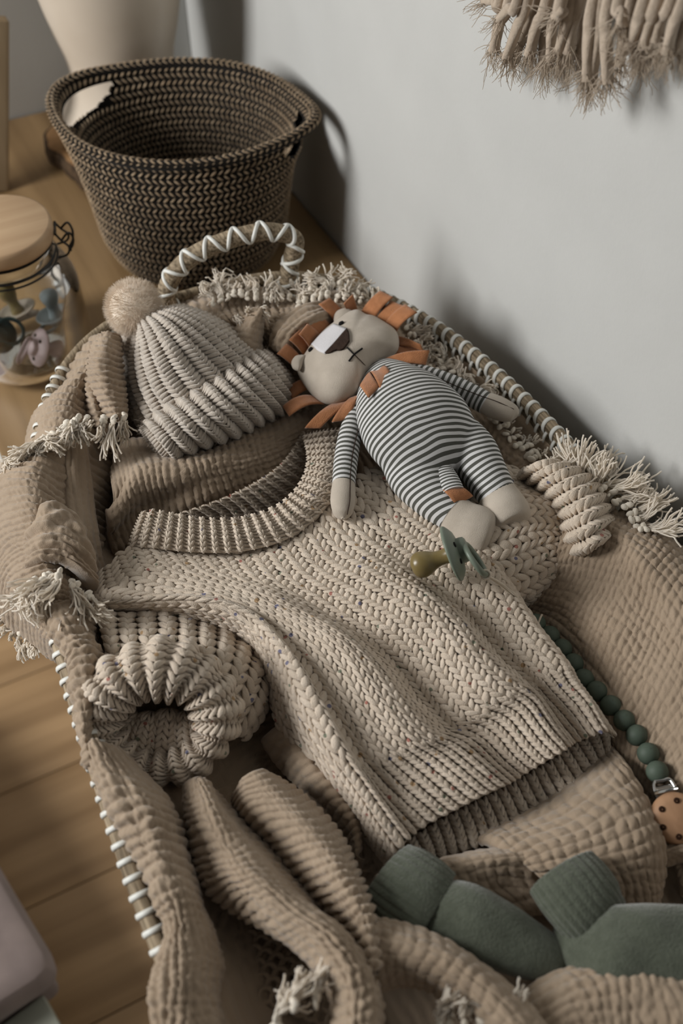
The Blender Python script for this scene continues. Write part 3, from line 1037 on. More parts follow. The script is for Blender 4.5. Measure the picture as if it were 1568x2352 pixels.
def waves(n, h, seed=0, tilt=0.0, wob=0.15):
    """soft parallel folds across u"""
    return lambda s, t, u, v: h * np.sin((u + tilt * v + wob * vn(u * 3, v * 4, seed)) * n * 2 * math.pi) * (0.7 + 0.5 * vn(u * 4, v * 3, seed + 1))


# upper left: over the rim and down the outside
SL = cloth('rim_drape', [
    [(232, 815, 8), (215, 785, 13), (262, 768, 15.5), (300, 800, 14.5), (330, 860, 12)],
    [(110, 985, 7), (118, 915, 13), (165, 885, 16), (215, 905, 15), (280, 960, 11.5)],
    [(30, 1110, 7.5), (58, 1020, 13), (120, 985, 16), (180, 1010, 14.5), (262, 1080, 10.5)],
    [(-22, 1230, 7.5), (-8, 1120, 13), (60, 1090, 16), (135, 1130, 14.5), (245, 1190, 9.5)],
    [(-12, 1335, 7.5), (-2, 1230, 13), (75, 1200, 16.3), (140, 1230, 14.5), (232, 1290, 9.5)],
    [(10, 1425, 8), (12, 1320, 13), (85, 1280, 16), (150, 1300, 14), (225, 1345, 10)],
    [(85, 1480, 9), (70, 1410, 13), (125, 1370, 15.5), (175, 1385, 14), (228, 1410, 10.5)],
    [(140, 1530, 11), (120, 1480, 14), (165, 1460, 15.2), (200, 1480, 14), (236, 1510, 11)]],
    seed=1, amp=0.0013, ani=0.55, fold=waves(4, 0.003, 3, 0.15))
# narrow fold hanging beside the hat
cloth('hat_side_fold', [
    [(228, 770, 16.0), (205, 800, 17), (198, 850, 16.5), (215, 910, 15.5), (240, 965, 14.5)],
    [(250, 762, 17.5), (240, 800, 18.6), (238, 850, 18.2), (252, 910, 17), (270, 960, 16)],
    [(280, 775, 16.2), (282, 810, 16.5), (285, 860, 16.0), (292, 915, 15.5), (302, 955, 15)]], seed=2, ani=-0.6)
cloth('hat_side_fold', [
    [(205, 835, 14), (192, 880, 14.5), (196, 930, 14.5), (215, 985, 13.5), (240, 1040, 12)],
    [(215, 830, 15.5), (206, 880, 16), (215, 930, 16), (235, 985, 15), (258, 1040, 13)],
    [(235, 850, 14.5), (228, 890, 14.6), (240, 940, 14.5), (258, 990, 13.5), (275, 1035, 12)]], seed=12, ani=-0.5)
# flat shaded panel between the rim drape and the collar
cloth('inner_panel', [
    [(135, 1030, 14.5), (125, 1090, 14.0), (120, 1160, 13.5), (120, 1240, 13), (130, 1310, 12.5)],
    [(165, 1005, 15.2), (165, 1090, 14.6), (170, 1170, 14), (185, 1250, 13.3), (205, 1330, 12.0)],
    [(205, 1030, 14), (215, 1100, 13), (228, 1170, 12.3), (240, 1250, 11.4), (250, 1330, 10)]], seed=3, amp=0.0008, p=0.008, ani=0.7, roll='01')
# lower fold of the drape with its own hem, over the fringe
cloth('drape_fold', [
    [(95, 1165, 16), (110, 1140, 16.8), (150, 1150, 16.5), (185, 1190, 15.5), (205, 1240, 14)],
    [(70, 1220, 16), (100, 1200, 17.2), (150, 1205, 17), (190, 1240, 16), (215, 1290, 14)],
    [(55, 1275, 15.5), (92, 1250, 17.2), (145, 1252, 17), (188, 1285, 16), (220, 1335, 13.5)],
    [(52, 1320, 15), (88, 1288, 16.9), (140, 1288, 16.8), (185, 1318, 15.5), (222, 1362, 13)]], seed=4, amp=0.0013, ani=0.7, fold=waves(3.5, 0.0022, 8, 0.1))
# gathered cloth running down along the rim below the fringe
cloth('rim_fold', [
    [(95, 1430, 14.5), (110, 1385, 15.5), (150, 1375, 15.5), (175, 1390, 14)],
    [(125, 1490, 14.5), (145, 1450, 16), (185, 1445, 15.5), (212, 1460, 13.5)],
    [(165, 1545, 14.6), (185, 1510, 15.8), (215, 1510, 15.2), (236, 1525, 13)],
    [(172, 1620, 14.6), (188, 1600, 15.6), (215, 1590, 15), (240, 1595, 12.5)],
    [(178, 1700, 14.4), (192, 1690, 15.4), (212, 1680, 14.8), (240, 1680, 12)],
    [(200, 1775, 14.2), (215, 1755, 15.2), (240, 1735, 14.8), (280, 1735, 12.5)]], seed=6, ani=0.2, fold=waves(2.2, 0.002, 11))
cloth('rim_fold', [
    [(182, 1720, 14.3), (200, 1700, 15.2), (225, 1690, 15.2), (262, 1710, 14), (300, 1735, 12)],
    [(212, 1800, 14.6), (238, 1775, 15.8), (280, 1765, 15.8), (330, 1785, 14.5), (372, 1815, 12)],
    [(252, 1885, 14.8), (285, 1860, 16), (325, 1850, 16), (372, 1870, 14.8), (410, 1890, 12)],
    [(300, 1975, 14.8), (330, 1950, 16), (365, 1940, 16), (400, 1955, 14.8), (432, 1970, 12)],
    [(352, 2060, 14.9), (372, 2040, 16), (405, 2030, 16), (438, 2040, 14.8), (470, 2060, 12)],
    [(388, 2130, 15), (402, 2120, 16), (430, 2115, 16), (462, 2120, 14.6), (495, 2140, 12)],
    [(362, 2210, 15), (392, 2195, 16.2), (430, 2190, 16.2), (472, 2195, 14.6), (512, 2210, 12)],
    [(348, 2290, 15), (385, 2280, 16.2), (432, 2280, 16.2), (482, 2285, 14.6), (522, 2300, 12)],
    [(345, 2400, 15), (385, 2390, 16), (435, 2390, 16), (490, 2400, 14.6), (530, 2410, 12)]], seed=7, ani=-0.1, fold=waves(2.5, 0.0022, 14, 0.2))
# two big rolls in the foreground
cloth('foreground_fold', [
    [(412, 1795, 11), (428, 1870, 11.2), (440, 1960, 11.5), (480, 2045, 12), (560, 2105, 12.5), (670, 2180, 13), (745, 2270, 13.5), (765, 2400, 14)],
    [(440, 1780, 13.5), (465, 1850, 14.5), (495, 1940, 15.0), (545, 2020, 15.5), (625, 2080, 16), (725, 2155, 16.5), (790, 2260, 17), (800, 2400, 17)],
    [(470, 1785, 13), (505, 1855, 14), (560, 1935, 14.6), (620, 2010, 15.2), (690, 2075, 15.7), (780, 2155, 16.2), (835, 2255, 16.6), (840, 2400, 16.8)],
    [(495, 1810, 10), (540, 1880, 10.5), (620, 1970, 11), (690, 2050, 11.5), (755, 2110, 12), (830, 2180, 12.5), (866, 2270, 13), (868, 2400, 13)]], seed=8, amp=0.0012, ani=-0.2, fold=waves(2.0, 0.0015, 17))
cloth('foreground_fold', [
    [(528, 1830, 10), (540, 1880, 10), (600, 1950, 10.3), (680, 2040, 10.8), (760, 2130, 11.2), (820, 2230, 11.6)],
    [(545, 1790, 12.8), (590, 1840, 13.3), (670, 1925, 13.8), (750, 2020, 14.3), (815, 2120, 14.8), (850, 2240, 15.2)],
    [(585, 1765, 13.4), (660, 1830, 13.8), (740, 1910, 14.2), (800, 2000, 14.6), (846, 2100, 15), (866, 2240, 15.4)],
    [(630, 1770, 10.5), (705, 1830, 10.5), (780, 1910, 10.8), (825, 2000, 11.2), (858, 2100, 11.6), (872, 2240, 12)]], seed=9, amp=0.0013, ani=-0.5)
cloth('shaded_fold', [
    [(590, 1700, 8), (640, 1780, 8), (720, 1850, 8), (790, 1930, 8), (815, 2010, 8)],
    [(640, 1660, 10), (700, 1740, 10.6), (770, 1820, 10.6), (815, 1890, 10.2), (825, 1970, 9.6)],
    [(700, 1690, 8), (760, 1770, 8.2), (810, 1830, 8.2), (835, 1890, 8), (840, 1960, 8)]], seed=10, amp=0.0007)
# bottom: strip running to the lower right
cloth('foreground_fold', [
    [(845, 2095, 12.5), (930, 2118, 13), (1050, 2165, 13.5), (1170, 2245, 14), (1260, 2345, 14.5), (1330, 2470, 15)],
    [(842, 2150, 14.5), (930, 2165, 15), (1030, 2205, 15.3), (1130, 2275, 15.6), (1215, 2370, 16), (1270, 2480, 16)],
    [(846, 2230, 14), (920, 2225, 14.4), (1000, 2250, 14.6), (1090, 2310, 15), (1160, 2390, 15.2), (1210, 2480, 15.2)],
    [(850, 2300, 11.5), (920, 2275, 11.6), (990, 2280, 11.8), (1050, 2340, 12), (1110, 2420, 12.5), (1150, 2500, 12.5)]], seed=11, amp=0.0012, p=0.0088, grid=True)
cloth('foreground_fold', [
    [(1180, 2280, 12), (1270, 2225, 12.5), (1390, 2205, 12.8), (1520, 2195, 13), (1660, 2190, 13)],
    [(1210, 2350, 13.5), (1310, 2290, 14), (1420, 2270, 14.2), (1540, 2260, 14.4), (1660, 2260, 14.4)],
    [(1240, 2460, 13.5), (1340, 2400, 14), (1440, 2390, 14.2), (1560, 2390, 14.4), (1660, 2390, 14.4)]], seed=13, amp=0.0007, roll='0a')
# under the hem and the socks
cloth('hem_fold', [
    [(850, 2010, 9.5), (930, 1990, 9.8), (1010, 1972, 10), (1110, 1950, 10), (1230, 1945, 10)],
    [(870, 2060, 10), (960, 2030, 10.8), (1050, 1985, 11.6), (1140, 1968, 11.8), (1240, 1965, 11.4)],
    [(960, 2140, 9.5), (1030, 2100, 10.0), (1090, 2060, 10.3), (1160, 2030, 10.4), (1250, 2030, 10.2)],
    [(1050, 2200, 9), (1110, 2170, 9), (1160, 2140, 9), (1220, 2110, 9), (1290, 2100, 9)]], seed=14, amp=0.0013, p=0.0085, grid=True)
cloth('waffle_panel', [
    [(1080, 1915, 9), (1180, 1880, 9), (1290, 1815, 9), (1370, 1745, 9), (1400, 1700, 9)],
    [(1130, 1940, 10.5), (1220, 1905, 10.8), (1320, 1850, 11), (1400, 1790, 11), (1440, 1750, 10.6)],
    [(1180, 1975, 11.3), (1270, 1945, 11.8), (1370, 1905, 12), (1450, 1860, 12), (1490, 1830, 11)],
    [(1230, 2010, 11), (1310, 1995, 11.8), (1400, 1975, 12), (1480, 1945, 12), (1525, 1930, 10.8)],
    [(1290, 2060, 9.5), (1360, 2050, 10.3), (1430, 2045, 10.6), (1495, 2040, 10.5), (1530, 2020, 9.5)],
    [(1330, 2110, 8.5), (1390, 2110, 8.8), (1440, 2110, 9), (1500, 2105, 9), (1525, 2090, 8.6)]], seed=15, amp=0.0013, p=0.0085, grid=True)
cloth('hem_fold', [
    [(1490, 1935, 9.5), (1560, 1925, 9.8), (1640, 1920, 10), (1720, 1920, 10)],
    [(1500, 1960, 10.6), (1565, 1950, 11), (1640, 1945, 11.2), (1720, 1945, 11.2)],
    [(1520, 2000, 9), (1570, 1990, 9), (1640, 1985, 9), (1720, 1985, 9)]], seed=16, amp=0.0007)
# right-hand side: rises from the beads to the rim and over it
cloth('side_panel', [
    [(1320, 1150, 12), (1400, 1165, 13.2), (1500, 1205, 13), (1600, 1275, 13), (1700, 1380, 13), (1790, 1520, 13), (1880, 1750, 13), (1940, 2050, 13)],
    [(1300, 1195, 14.3), (1385, 1190, 15.2), (1475, 1222, 15.6), (1568, 1295, 15.7), (1660, 1400, 15.7), (1745, 1540, 15.6), (1830, 1760, 15.5), (1880, 2050, 15.5)],
    [(1285, 1245, 13.6), (1370, 1235, 15), (1450, 1268, 15.5), (1530, 1345, 15.6), (1615, 1455, 15.5), (1690, 1590, 15.2), (1770, 1780, 15), (1820, 2050, 15)],
    [(1262, 1310, 11.6), (1340, 1315, 13), (1420, 1350, 13.8), (1500, 1430, 14.1), (1580, 1530, 14), (1650, 1650, 13.8), (1710, 1820, 13.5), (1760, 2050, 13.2)],
    [(1225, 1370, 9.8), (1300, 1390, 11.2), (1385, 1430, 12.2), (1460, 1510, 12.6), (1540, 1610, 12.6), (1600, 1720, 12.4), (1650, 1860, 12), (1690, 2050, 11.6)],
    [(1190, 1400, 8.6), (1265, 1440, 9.6), (1350, 1510, 10.6), (1420, 1600, 11), (1490, 1690, 11), (1545, 1790, 10.8), (1590, 1910, 10.4), (1620, 2050, 10)],
    [(1200, 1460, 7.6), (1270, 1530, 8.2), (1330, 1610, 8.8), (1390, 1700, 9.2), (1450, 1790, 9.2), (1500, 1870, 9), (1540, 1970, 8.8), (1560, 2060, 8.6)]], seed=17, amp=0.0012, p=0.0080, grid=True, roll='01', fold=ridges(ridge(0.42, 0.05, 0.002, 0.5), ridge(0.3, 0.07, 0.003, -0.35), waves(2.5, 0.0012, 30, 0.7)))
# behind the collar
cloth('collar_backdrop', [
    [(250, 1085, 11.5), (290, 1010, 13), (400, 1010, 13), (520, 990, 12.5), (620, 960, 12), (730, 930, 11.5)],
    [(255, 1120, 13.5), (310, 1060, 14.6), (420, 1050, 14.2), (530, 1030, 13.8), (630, 1000, 13.2), (735, 960, 12)],
    [(250, 1170, 13.2), (320, 1115, 14), (430, 1095, 14), (540, 1070, 13.6), (640, 1040, 12.6), (735, 990, 11.5)],
    [(250, 1225, 11), (330, 1170, 11.8), (440, 1145, 12), (550, 1115, 11.6), (650, 1080, 11), (735, 1030, 10)],
    [(260, 1280, 8.5), (340, 1230, 9), (450, 1200, 9.2), (560, 1165, 9), (650, 1130, 8.8), (735, 1090, 8.5)]], seed=18, amp=0.0011, ani=-0.4, fold=waves(2.2, 0.0035, 40, 0.5))
# top end, between the hat and the lion
cloth('head_end_drape', [
    [(385, 770, 11), (402, 705, 12), (500, 668, 13), (590, 660, 13), (670, 672, 13), (760, 655, 13), (850, 680, 12.5)],
    [(420, 780, 14), (440, 735, 15.3), (520, 700, 16), (600, 705, 15.6), (680, 712, 15.6), (765, 690, 15.6), (870, 700, 15)],
    [(480, 800, 14), (490, 765, 15.2), (550, 745, 15.5), (620, 760, 15), (690, 765, 15.2), (770, 735, 15.4), (880, 735, 14.5)],
    [(520, 850, 11), (560, 820, 12), (600, 810, 12.2), (650, 830, 12), (710, 830, 12), (790, 800, 12), (900, 790, 12)],
    [(560, 910, 9), (600, 880, 9), (640, 870, 9), (680, 880, 9), (730, 880, 9), (800, 850, 9), (910, 830, 9)]], seed=19, fold=waves(2, 0.003, 44, 0.4))
cloth('peak_fold', [
    [(500, 850, 14), (515, 790, 15), (545, 745, 16), (588, 705, 17)],
    [(545, 860, 14.5), (560, 800, 16.4), (582, 745, 17.3), (603, 704, 17.8)],
    [(612, 870, 13), (610, 810, 14.2), (612, 750, 15.5), (612, 708, 17)]], seed=20, amp=0.0006)
cloth('peak_fold', [
    [(618, 800, 14.2), (630, 745, 16), (690, 700, 16.6), (745, 692, 16)],
    [(650, 820, 15), (665, 770, 16.6), (715, 735, 17), (765, 720, 16)],
    [(690, 850, 13), (705, 810, 14), (745, 775, 14.6), (785, 750, 14)]], seed=23, ani=0.2, fold=waves(2.5, 0.0015, 47))
# along the inside of the right rim
cloth('rim_side_drape', [
    [(905, 745, 13), (960, 790, 12.8), (1040, 865, 12.8), (1120, 940, 12.8), (1200, 1025, 12.8), (1275, 1095, 13)],
    [(890, 775, 13.5), (940, 825, 13), (1015, 900, 12.6), (1095, 975, 12.6), (1170, 1050, 12.6), (1240, 1110, 12.8)],
    [(880, 820, 12), (920, 880, 11), (985, 960, 10.5), (1060, 1040, 10.5), (1130, 1100, 10.5), (1190, 1150, 10.5)],
    [(860, 880, 10), (890, 940, 9), (950, 1020, 8.5), (1030, 1090, 8.5), (1100, 1150, 8.5), (1150, 1190, 8.5)]], seed=24, amp=0.0008, fold=waves(2.0, 0.002, 50))

def tuft(c, out, m, length, curl, droop, r=0.00078, seg=8):
    """a wavy bundle of threads that share their bends and spread a little"""
    d = nrm(out + rng.standard_normal(3) * 0.3)
    ln = length * (0.75 + 0.5 * rng.random())
    base = c + rng.standard_normal((m, 3)) * 0.0013
    pts = np.zeros((m, seg + 1, 3)); pts[:, 0] = base
    own = rng.standard_normal((m, 3)) * 0.16
    k_ = (0.7 + 0.5 * rng.random(m)) * ln / seg
    for s_ in range(1, seg + 1):
        d = nrm(d + curl * rng.standard_normal(3) * 0.75 - UPV * droop * 0.6)
        own = own + rng.standard_normal((m, 3)) * 0.10
        pts[:, s_] = pts[:, s_ - 1] + nrm(d + own) * k_[:, None]
    T = nrm(np.gradient(pts, axis=1)); S_ = nrm(np.cross(T, np.array([0.31, 0.72, 0.61]))); N_ = np.cross(S_, T)
    an = np.arange(3) / 3 * 2 * math.pi
    V = pts[:, :, None] + r * (np.cos(an)[None, None, :, None] * S_[:, :, None] + np.sin(an)[None, None, :, None] * N_[:, :, None])
    F = (gridF(seg + 1, 3, cv=True)[None] + (np.arange(m) * (seg + 1) * 3)[:, None, None]).reshape(-1, 4)
    return V.reshape(-1, 3), F


# fringe and crochet trim: knotted cream cotton along the edges
FRINGE = []


def fringe(path, out, length=0.02, dens=1.0, knots=1, droop=0.15, curl=0.45, band=True, z0=0.0):
    """path: (px, py, z) along the hem; out: world direction the threads leave in (vector or per-point list)"""
    p = PA(path)
    L = np.linalg.norm(np.diff(p, axis=0), axis=1).sum()
    nt = max(2, int(L / 0.0062))
    q_ = spline(p, nt)
    out = np.array(out, float)
    o_ = nrm(spline(out, nt) if out.ndim == 2 else np.repeat(out[None], nt, 0))
    B = Bag(); K = Bag()
    T = nrm(np.gradient(q_, axis=0))
    for i in range(nt):
        c = q_[i] + rng.standard_normal(3) * 0.0012
        if band:
            for b_ in range(knots):
                kc = c + o_[i] * (0.004 * b_) + UPV * 0.001
                V, F = lathe([(0.0001, -0.0024), (0.0018, -0.002), (0.0030, -0.0008), (0.0031, 0.0006), (0.0021, 0.002), (0.0001, 0.0025)], 8)
                V = V * (1 + 0.15 * rng.standard_normal(3)) @ nrm(rng.standard_normal((3, 3)) * 0.25 + np.eye(3)) + kc
                K.add(V, F)
        c2 = c + o_[i] * 0.004 * (knots if band else 0)
        m = int(13 * dens)
        V, F = tuft(c2, o_[i], m, length, curl, droop)
        B.add(V, F)
    B.obj('fringe', M_ft, bl, stuff=True)
    if band:
        K.obj('crochet_trim', M_fr, bl, stuff=True)


out_l = -RIGHT * 0.8 - HEAD * 0.45
fringe([(30, 1085, 14.2), (60, 1050, 15.5), (110, 1005, 16.6), (160, 975, 17.2), (200, 960, 17.2)], [-HEAD * .4 - RIGHT, -HEAD * .7 - RIGHT * .7, -HEAD - RIGHT * .2], 0.017, dens=1.5, knots=2)
fringe([(40, 1060, 15.0), (90, 1020, 16.4), (150, 985, 17.2), (205, 975, 17.2)], -HEAD - RIGHT * 0.1, 0.016, dens=1.7, band=False)
fringe([(10, 1095, 13), (30, 1075, 14.0), (60, 1045, 15)], -RIGHT - HEAD * 0.2, 0.016, knots=1)
fringe([(240, 962, 16.4), (262, 958, 16.8), (290, 952, 16.2)], -HEAD, 0.024, dens=1.6, knots=2, curl=0.3)
fringe([(85, 1330, 16.8), (120, 1318, 17.0), (160, 1330, 16.5), (205, 1365, 14.5)], [-HEAD - RIGHT * .5, -HEAD, -HEAD * .8 + RIGHT * .6], 0.026, dens=1.8, knots=2, curl=0.35)
fringe([(70, 1360, 15.5), (85, 1335, 16.8), (120, 1330, 17)], -HEAD - RIGHT * 0.6, 0.03, dens=1.7, band=False)
fringe([(10, 1380, 9), (25, 1430, 9), (60, 1465, 9.4), (90, 1470, 10)], -RIGHT * 0.5 - HEAD * 0.6 - UPV * 0.5, 0.012, knots=1)
fringe([(490, 700, 16.4), (540, 680, 16.8), (600, 685, 16.6), (660, 690, 16)], HEAD + UPV * 0.4, 0.024, dens=1.3, knots=2)
fringe([(505, 690, 16.5), (520, 660, 16.6)], HEAD * 0.9 + UPV * 0.4, 0.026, knots=1)
fringe([(540, 720, 17), (575, 715, 17), (600, 725, 16.6)], -HEAD * .6 - RIGHT * 0.4, 0.014, band=False)
fringe([(685, 690, 15.8), (730, 672, 16.4), (780, 665, 16.4), (840, 690, 15.6)], HEAD + UPV * 0.5, 0.018, dens=1.2, knots=2)
fringe([(690, 700, 16), (760, 685, 16.4), (850, 705, 15.6)], HEAD + UPV * 0.3 + RIGHT * .3, 0.012, knots=2)
fringe([(935, 760, 13.6), (975, 800, 13.4), (1030, 850, 13.4), (1090, 905, 13.4), (1130, 945, 13.4)], RIGHT * 0.7 + HEAD * 0.55 + UPV * .2, 0.015, dens=1.2, knots=1)
fringe([(925, 800, 13.6), (975, 850, 13.2), (1040, 915, 13)], RIGHT * 0.8 + HEAD * 0.4, 0.016, dens=1.0, knots=2)
fringe([(1125, 965, 13.2), (1160, 1000, 13.2), (1205, 1045, 13.2), (1245, 1080, 13.4)], RIGHT * .8 + HEAD * .5, 0.008, knots=3, dens=0.6)
fringe([(1250, 1090, 15.6), (1310, 1100, 15.8), (1380, 1130, 16), (1440, 1175, 16), (1462, 1225, 15.8)], [HEAD + RIGHT * .7, HEAD + RIGHT * 1.2, RIGHT], 0.030, dens=1.7, knots=2, curl=0.28, droop=0.06)
fringe([(1300, 1075, 15.0), (1360, 1085, 15.0), (1420, 1110, 15), (1460, 1150, 15)], HEAD * .6 + RIGHT, 0.026, dens=1.3, band=False, curl=0.28)
fringe([(640, 2350, 15), (680, 2320, 15.5), (730, 2310, 15.5)], HEAD * 0.6 + RIGHT * 0.1 + UPV * 0.4, 0.02, dens=2.0, knots=2)
fringe([(1010, 2380, 14), (1080, 2362, 14.4), (1170, 2358, 14.4)], HEAD * 0.7 + UPV * 0.3, 0.016, dens=1.5, knots=2)
# openwork crochet corner in the foreground
B = Bag()
for i in range(7):
    for j in range(6):
        c = P(np.array(565. + 26 * i + 9 * j), np.array(2120. + 33 * j + 10 * i), 9.6 + 0.15 * j)
        rr_ = 0.0042
        a = np.arange(14) / 14 * 2 * math.pi
        V, F = tube(c + np.stack([rr_ * np.cos(a), rr_ * np.sin(a), 0.0006 * np.sin(3 * a)], 1), 0.0016, 0.0013, sides=6, closed=True)
        B.add(V, F)
B.obj('crochet_corner', M_mus, bl, stuff=True)


# ------------------------------------------------------------------ knitted things
class FSurf(Surf):
    """sheet given by a function fn(u, v) -> points"""
    def __init__(s, fn, disp=None, flip=False):
        s.fn = fn; s.disp = disp; s.sg = -1.0 if flip else 1.0
        g = fn(*[a.ravel() for a in np.meshgrid(np.linspace(0, 1, 61), np.linspace(0, 1, 61), indexing='ij')]).reshape(61, 61, 3)
        s.lu = np.linalg.norm(np.diff(g, axis=0), axis=2).sum(0).mean()
        s.lv = np.linalg.norm(np.diff(g, axis=1), axis=2).sum(1).mean()

    def raw(s, u, v): return s.fn(u, v)


class ASurf(Surf):
    """control-grid sheet whose parameters follow arc length"""
    def __init__(s, ctrl, disp=None, world=False, flip=False):
        s.mu = s.mv = None
        Surf.__init__(s, ctrl, None, world, flip)
        g = np.linspace(0, 1, 81)
        G = Surf.raw(s, *[a.ravel() for a in np.meshgrid(g, g, indexing='ij')]).reshape(81, 81, 3)
        cu = np.concatenate([[0], np.cumsum(np.linalg.norm(np.diff(G, axis=0), axis=2).mean(1))]); cv = np.concatenate([[0], np.cumsum(np.linalg.norm(np.diff(G, axis=1), axis=2).mean(0))])
        s.mu = (cu / cu[-1], g); s.mv = (cv / cv[-1], g)
        s.disp = disp

    def raw(s, u, v):
        if s.mu is not None:
            ext = lambda x, m: np.interp(x, *m) + np.minimum(x, 0) * 1.0 + np.maximum(x - 1, 0) * 1.0
            u = ext(np.asarray(u, float), s.mu); v = ext(np.asarray(v, float), s.mv)
        return Surf.raw(s, u, v)


def stitch(S, nu, nv, th, u0=0, u1=1, v0=0, v1=1, fill=1.0, half=0.235, slant=0.26, lenv=0.86, h0=0.0, flipv=False, mask=None, rings=7, sides=7, rnd=0.1, stag=0.0, hfun=None):
    """V stitches in a parameter window: wales along v"""
    I, J = np.meshgrid(np.arange(nu), np.arange(nv), indexing='ij'); I = I.ravel(); J = J.ravel()
    du = (u1 - u0) / nu; dv = (v1 - v0) / nv
    B = Bag()
    for s in (-1, 1):
        cu = u0 + (I + 0.5 + s * half) * du
        cv = v0 + (J + 0.5 + stag * (I % 2)) * dv + rng.standard_normal(len(I)) * dv * 0.04
        k = np.ones(len(cu), bool) if mask is None else mask(cu, cv)
        hh_ = h0 if hfun is None else (h0 + hfun(cu, cv))[k]
        V, F, rv, uv = legs(S, cu[k], cv[k], (-1 if not flipv else 1) * s * du * slant, dv * lenv, du * half * fill, 0, hh_, th * 0.75, th, rings, sides, rnd)
        B.add(V, F, rv, uv)
    return B


def purl(S, nu, nv, th, u0=0, u1=1, v0=0, v1=1, wid=0.28, h0=-0.0006):
    """little bars lying across the grooves between the ribs"""
    I, J = np.meshgrid(np.arange(nu + 1), np.arange(nv), indexing='ij'); I = I.ravel(); J = J.ravel()
    du = (u1 - u0) / nu; dv = (v1 - v0) / nv
    V, F, rv, uv = legs(S, (u0 + I * du).clip(u0, u1), v0 + (J + 0.5) * dv, du * wid, dv * 0.15, 0, dv * 0.42, h0, th * 0.3, th, 5, 6)
    return V, F, rv, uv


def yarnobj(name, B, S, mat_, parent, base=-0.0008, res=0.002, stuff=False):
    if base is not None:
        V, F = sheet(S, res, lambda s, t, u, v: np.full(len(u), base))
        B.add(V, F, 0.4)
    return B.obj(name, mat_, parent, key='rv', uv=True, stuff=stuff)


M_yarn = yarn('oatmeal_tweed_yarn', srgb(206, 190, 171), srgb(220, 205, 187), flecks=True)
sw = thing('knit_sweater', 'chunky oatmeal knitted baby sweater with coloured flecks, laid out in the basket', 'sweater', (0.2, 0.4, 0.1))

# front: one sheet from the neckline seam to the hem
body = [
    [(208, 1352, 10.5), (222, 1325, 12.6), (300, 1258, 13.4), (420, 1268, 13.2), (560, 1266, 13.2), (690, 1222, 13.4), (775, 1140, 13.4), (860, 1070, 13), (960, 1040, 12)],
    [(225, 1400, 11.0), (238, 1380, 13.4), (345, 1318, 13.8), (470, 1325, 13.6), (610, 1335, 13.8), (750, 1300, 14), (870, 1230, 14), (970, 1160, 13.6), (1060, 1110, 12.4)],
    [(430, 1418, 11.2), (432, 1372, 14.8), (500, 1370, 14.6), (600, 1390, 14.3), (715, 1395, 14.3), (840, 1360, 14.4), (950, 1290, 14.4), (1040, 1230, 13.8), (1110, 1190, 12.4)],
    [(560, 1472, 10.8), (568, 1415, 15.0), (630, 1430, 14.6), (710, 1450, 14.2), (810, 1455, 14.2), (920, 1415, 14.4), (1020, 1350, 14.4), (1100, 1300, 13.6), (1150, 1280, 11.6)],
    [(612, 1570, 10), (650, 1490, 15), (712, 1510, 14.6), (790, 1525, 14), (880, 1520, 13.8), (985, 1475, 14), (1080, 1420, 14.2), (1150, 1385, 13.2), (1190, 1390, 11)],
    [(650, 1690, 9.5), (712, 1605, 14.6), (775, 1625, 14.2), (850, 1635, 13.4), (940, 1610, 13.2), (1040, 1560, 13.4), (1135, 1500, 13.8), (1205, 1465, 13), (1240, 1485, 11)],
    [(735, 1800, 9.2), (768, 1715, 13.8), (832, 1722, 13.5), (905, 1710, 12.8), (995, 1680, 12.6), (1095, 1625, 12.9), (1190, 1555, 13.3), (1258, 1530, 12.8), (1296, 1550, 11)],
    [(800, 1878, 9), (826, 1800, 13), (885, 1785, 12.8), (962, 1752, 12.2), (1060, 1710, 12.2), (1160, 1650, 12.6), (1240, 1598, 12.8), (1290, 1578, 12.4), (1330, 1592, 11)],
    [(855, 1948, 8.8), (880, 1880, 12.2), (945, 1850, 12.2), (1035, 1810, 11.8), (1130, 1768, 11.8), (1215, 1715, 12), (1285, 1660, 12.2), (1335, 1630, 12), (1378, 1645, 11)],
    [(890, 1990, 8.6), (925, 1942, 11.4), (985, 1893, 11.5), (1080, 1843, 11.4), (1170, 1800, 11.4), (1250, 1750, 11.5), (1320, 1706, 11.6), (1372, 1688, 11.4), (1415, 1692, 10.6)]]


FOLDU = np.array([0, 0.13, 0.20, 0.36, 0.43, 0.51, 0.65, 0.70, 0.77, 0.89, 1.0]); FOLDH = np.array([0, 0.2, -0.8, 0.7, 0.6, -1.0, 0.8, 0.7, -1.0, 0.6, 0])
_fu = np.linspace(0, 1, 400)
_fh = np.convolve(np.pad(np.interp(_fu, FOLDU, FOLDH), 12, mode='edge'), np.hanning(25) / np.hanning(25).sum(), mode='valid')


def bfold(u, v):
    a = np.clip((v - 0.12) / 0.4, 0, 1)
    uu_ = u + 0.02 * np.sin(v * 6) + 0.015 * vn(u * 2, v * 5, 62)
    return 0.0150 * a * np.interp(uu_, _fu, _fh) * (1 - 0.3 * np.clip((v - 0.8) / 0.2, 0, 1)) + 0.0015 * vn(u * 9, v * 9, 61)


body = np.swapaxes(PA(body), 0, 1)
SB = ASurf(body, bfold, world=True)
VR = 0.815
nuB, nvB = int(SB.lu / 0.0093), int(SB.lv * VR / 0.0065)
B = stitch(SB, nuB, nvB, 0.0019, v1=VR, fill=1.04, rnd=0.12, stag=0.5)
yarnobj('front', B, SB, M_yarn, sw, base=-0.0012)
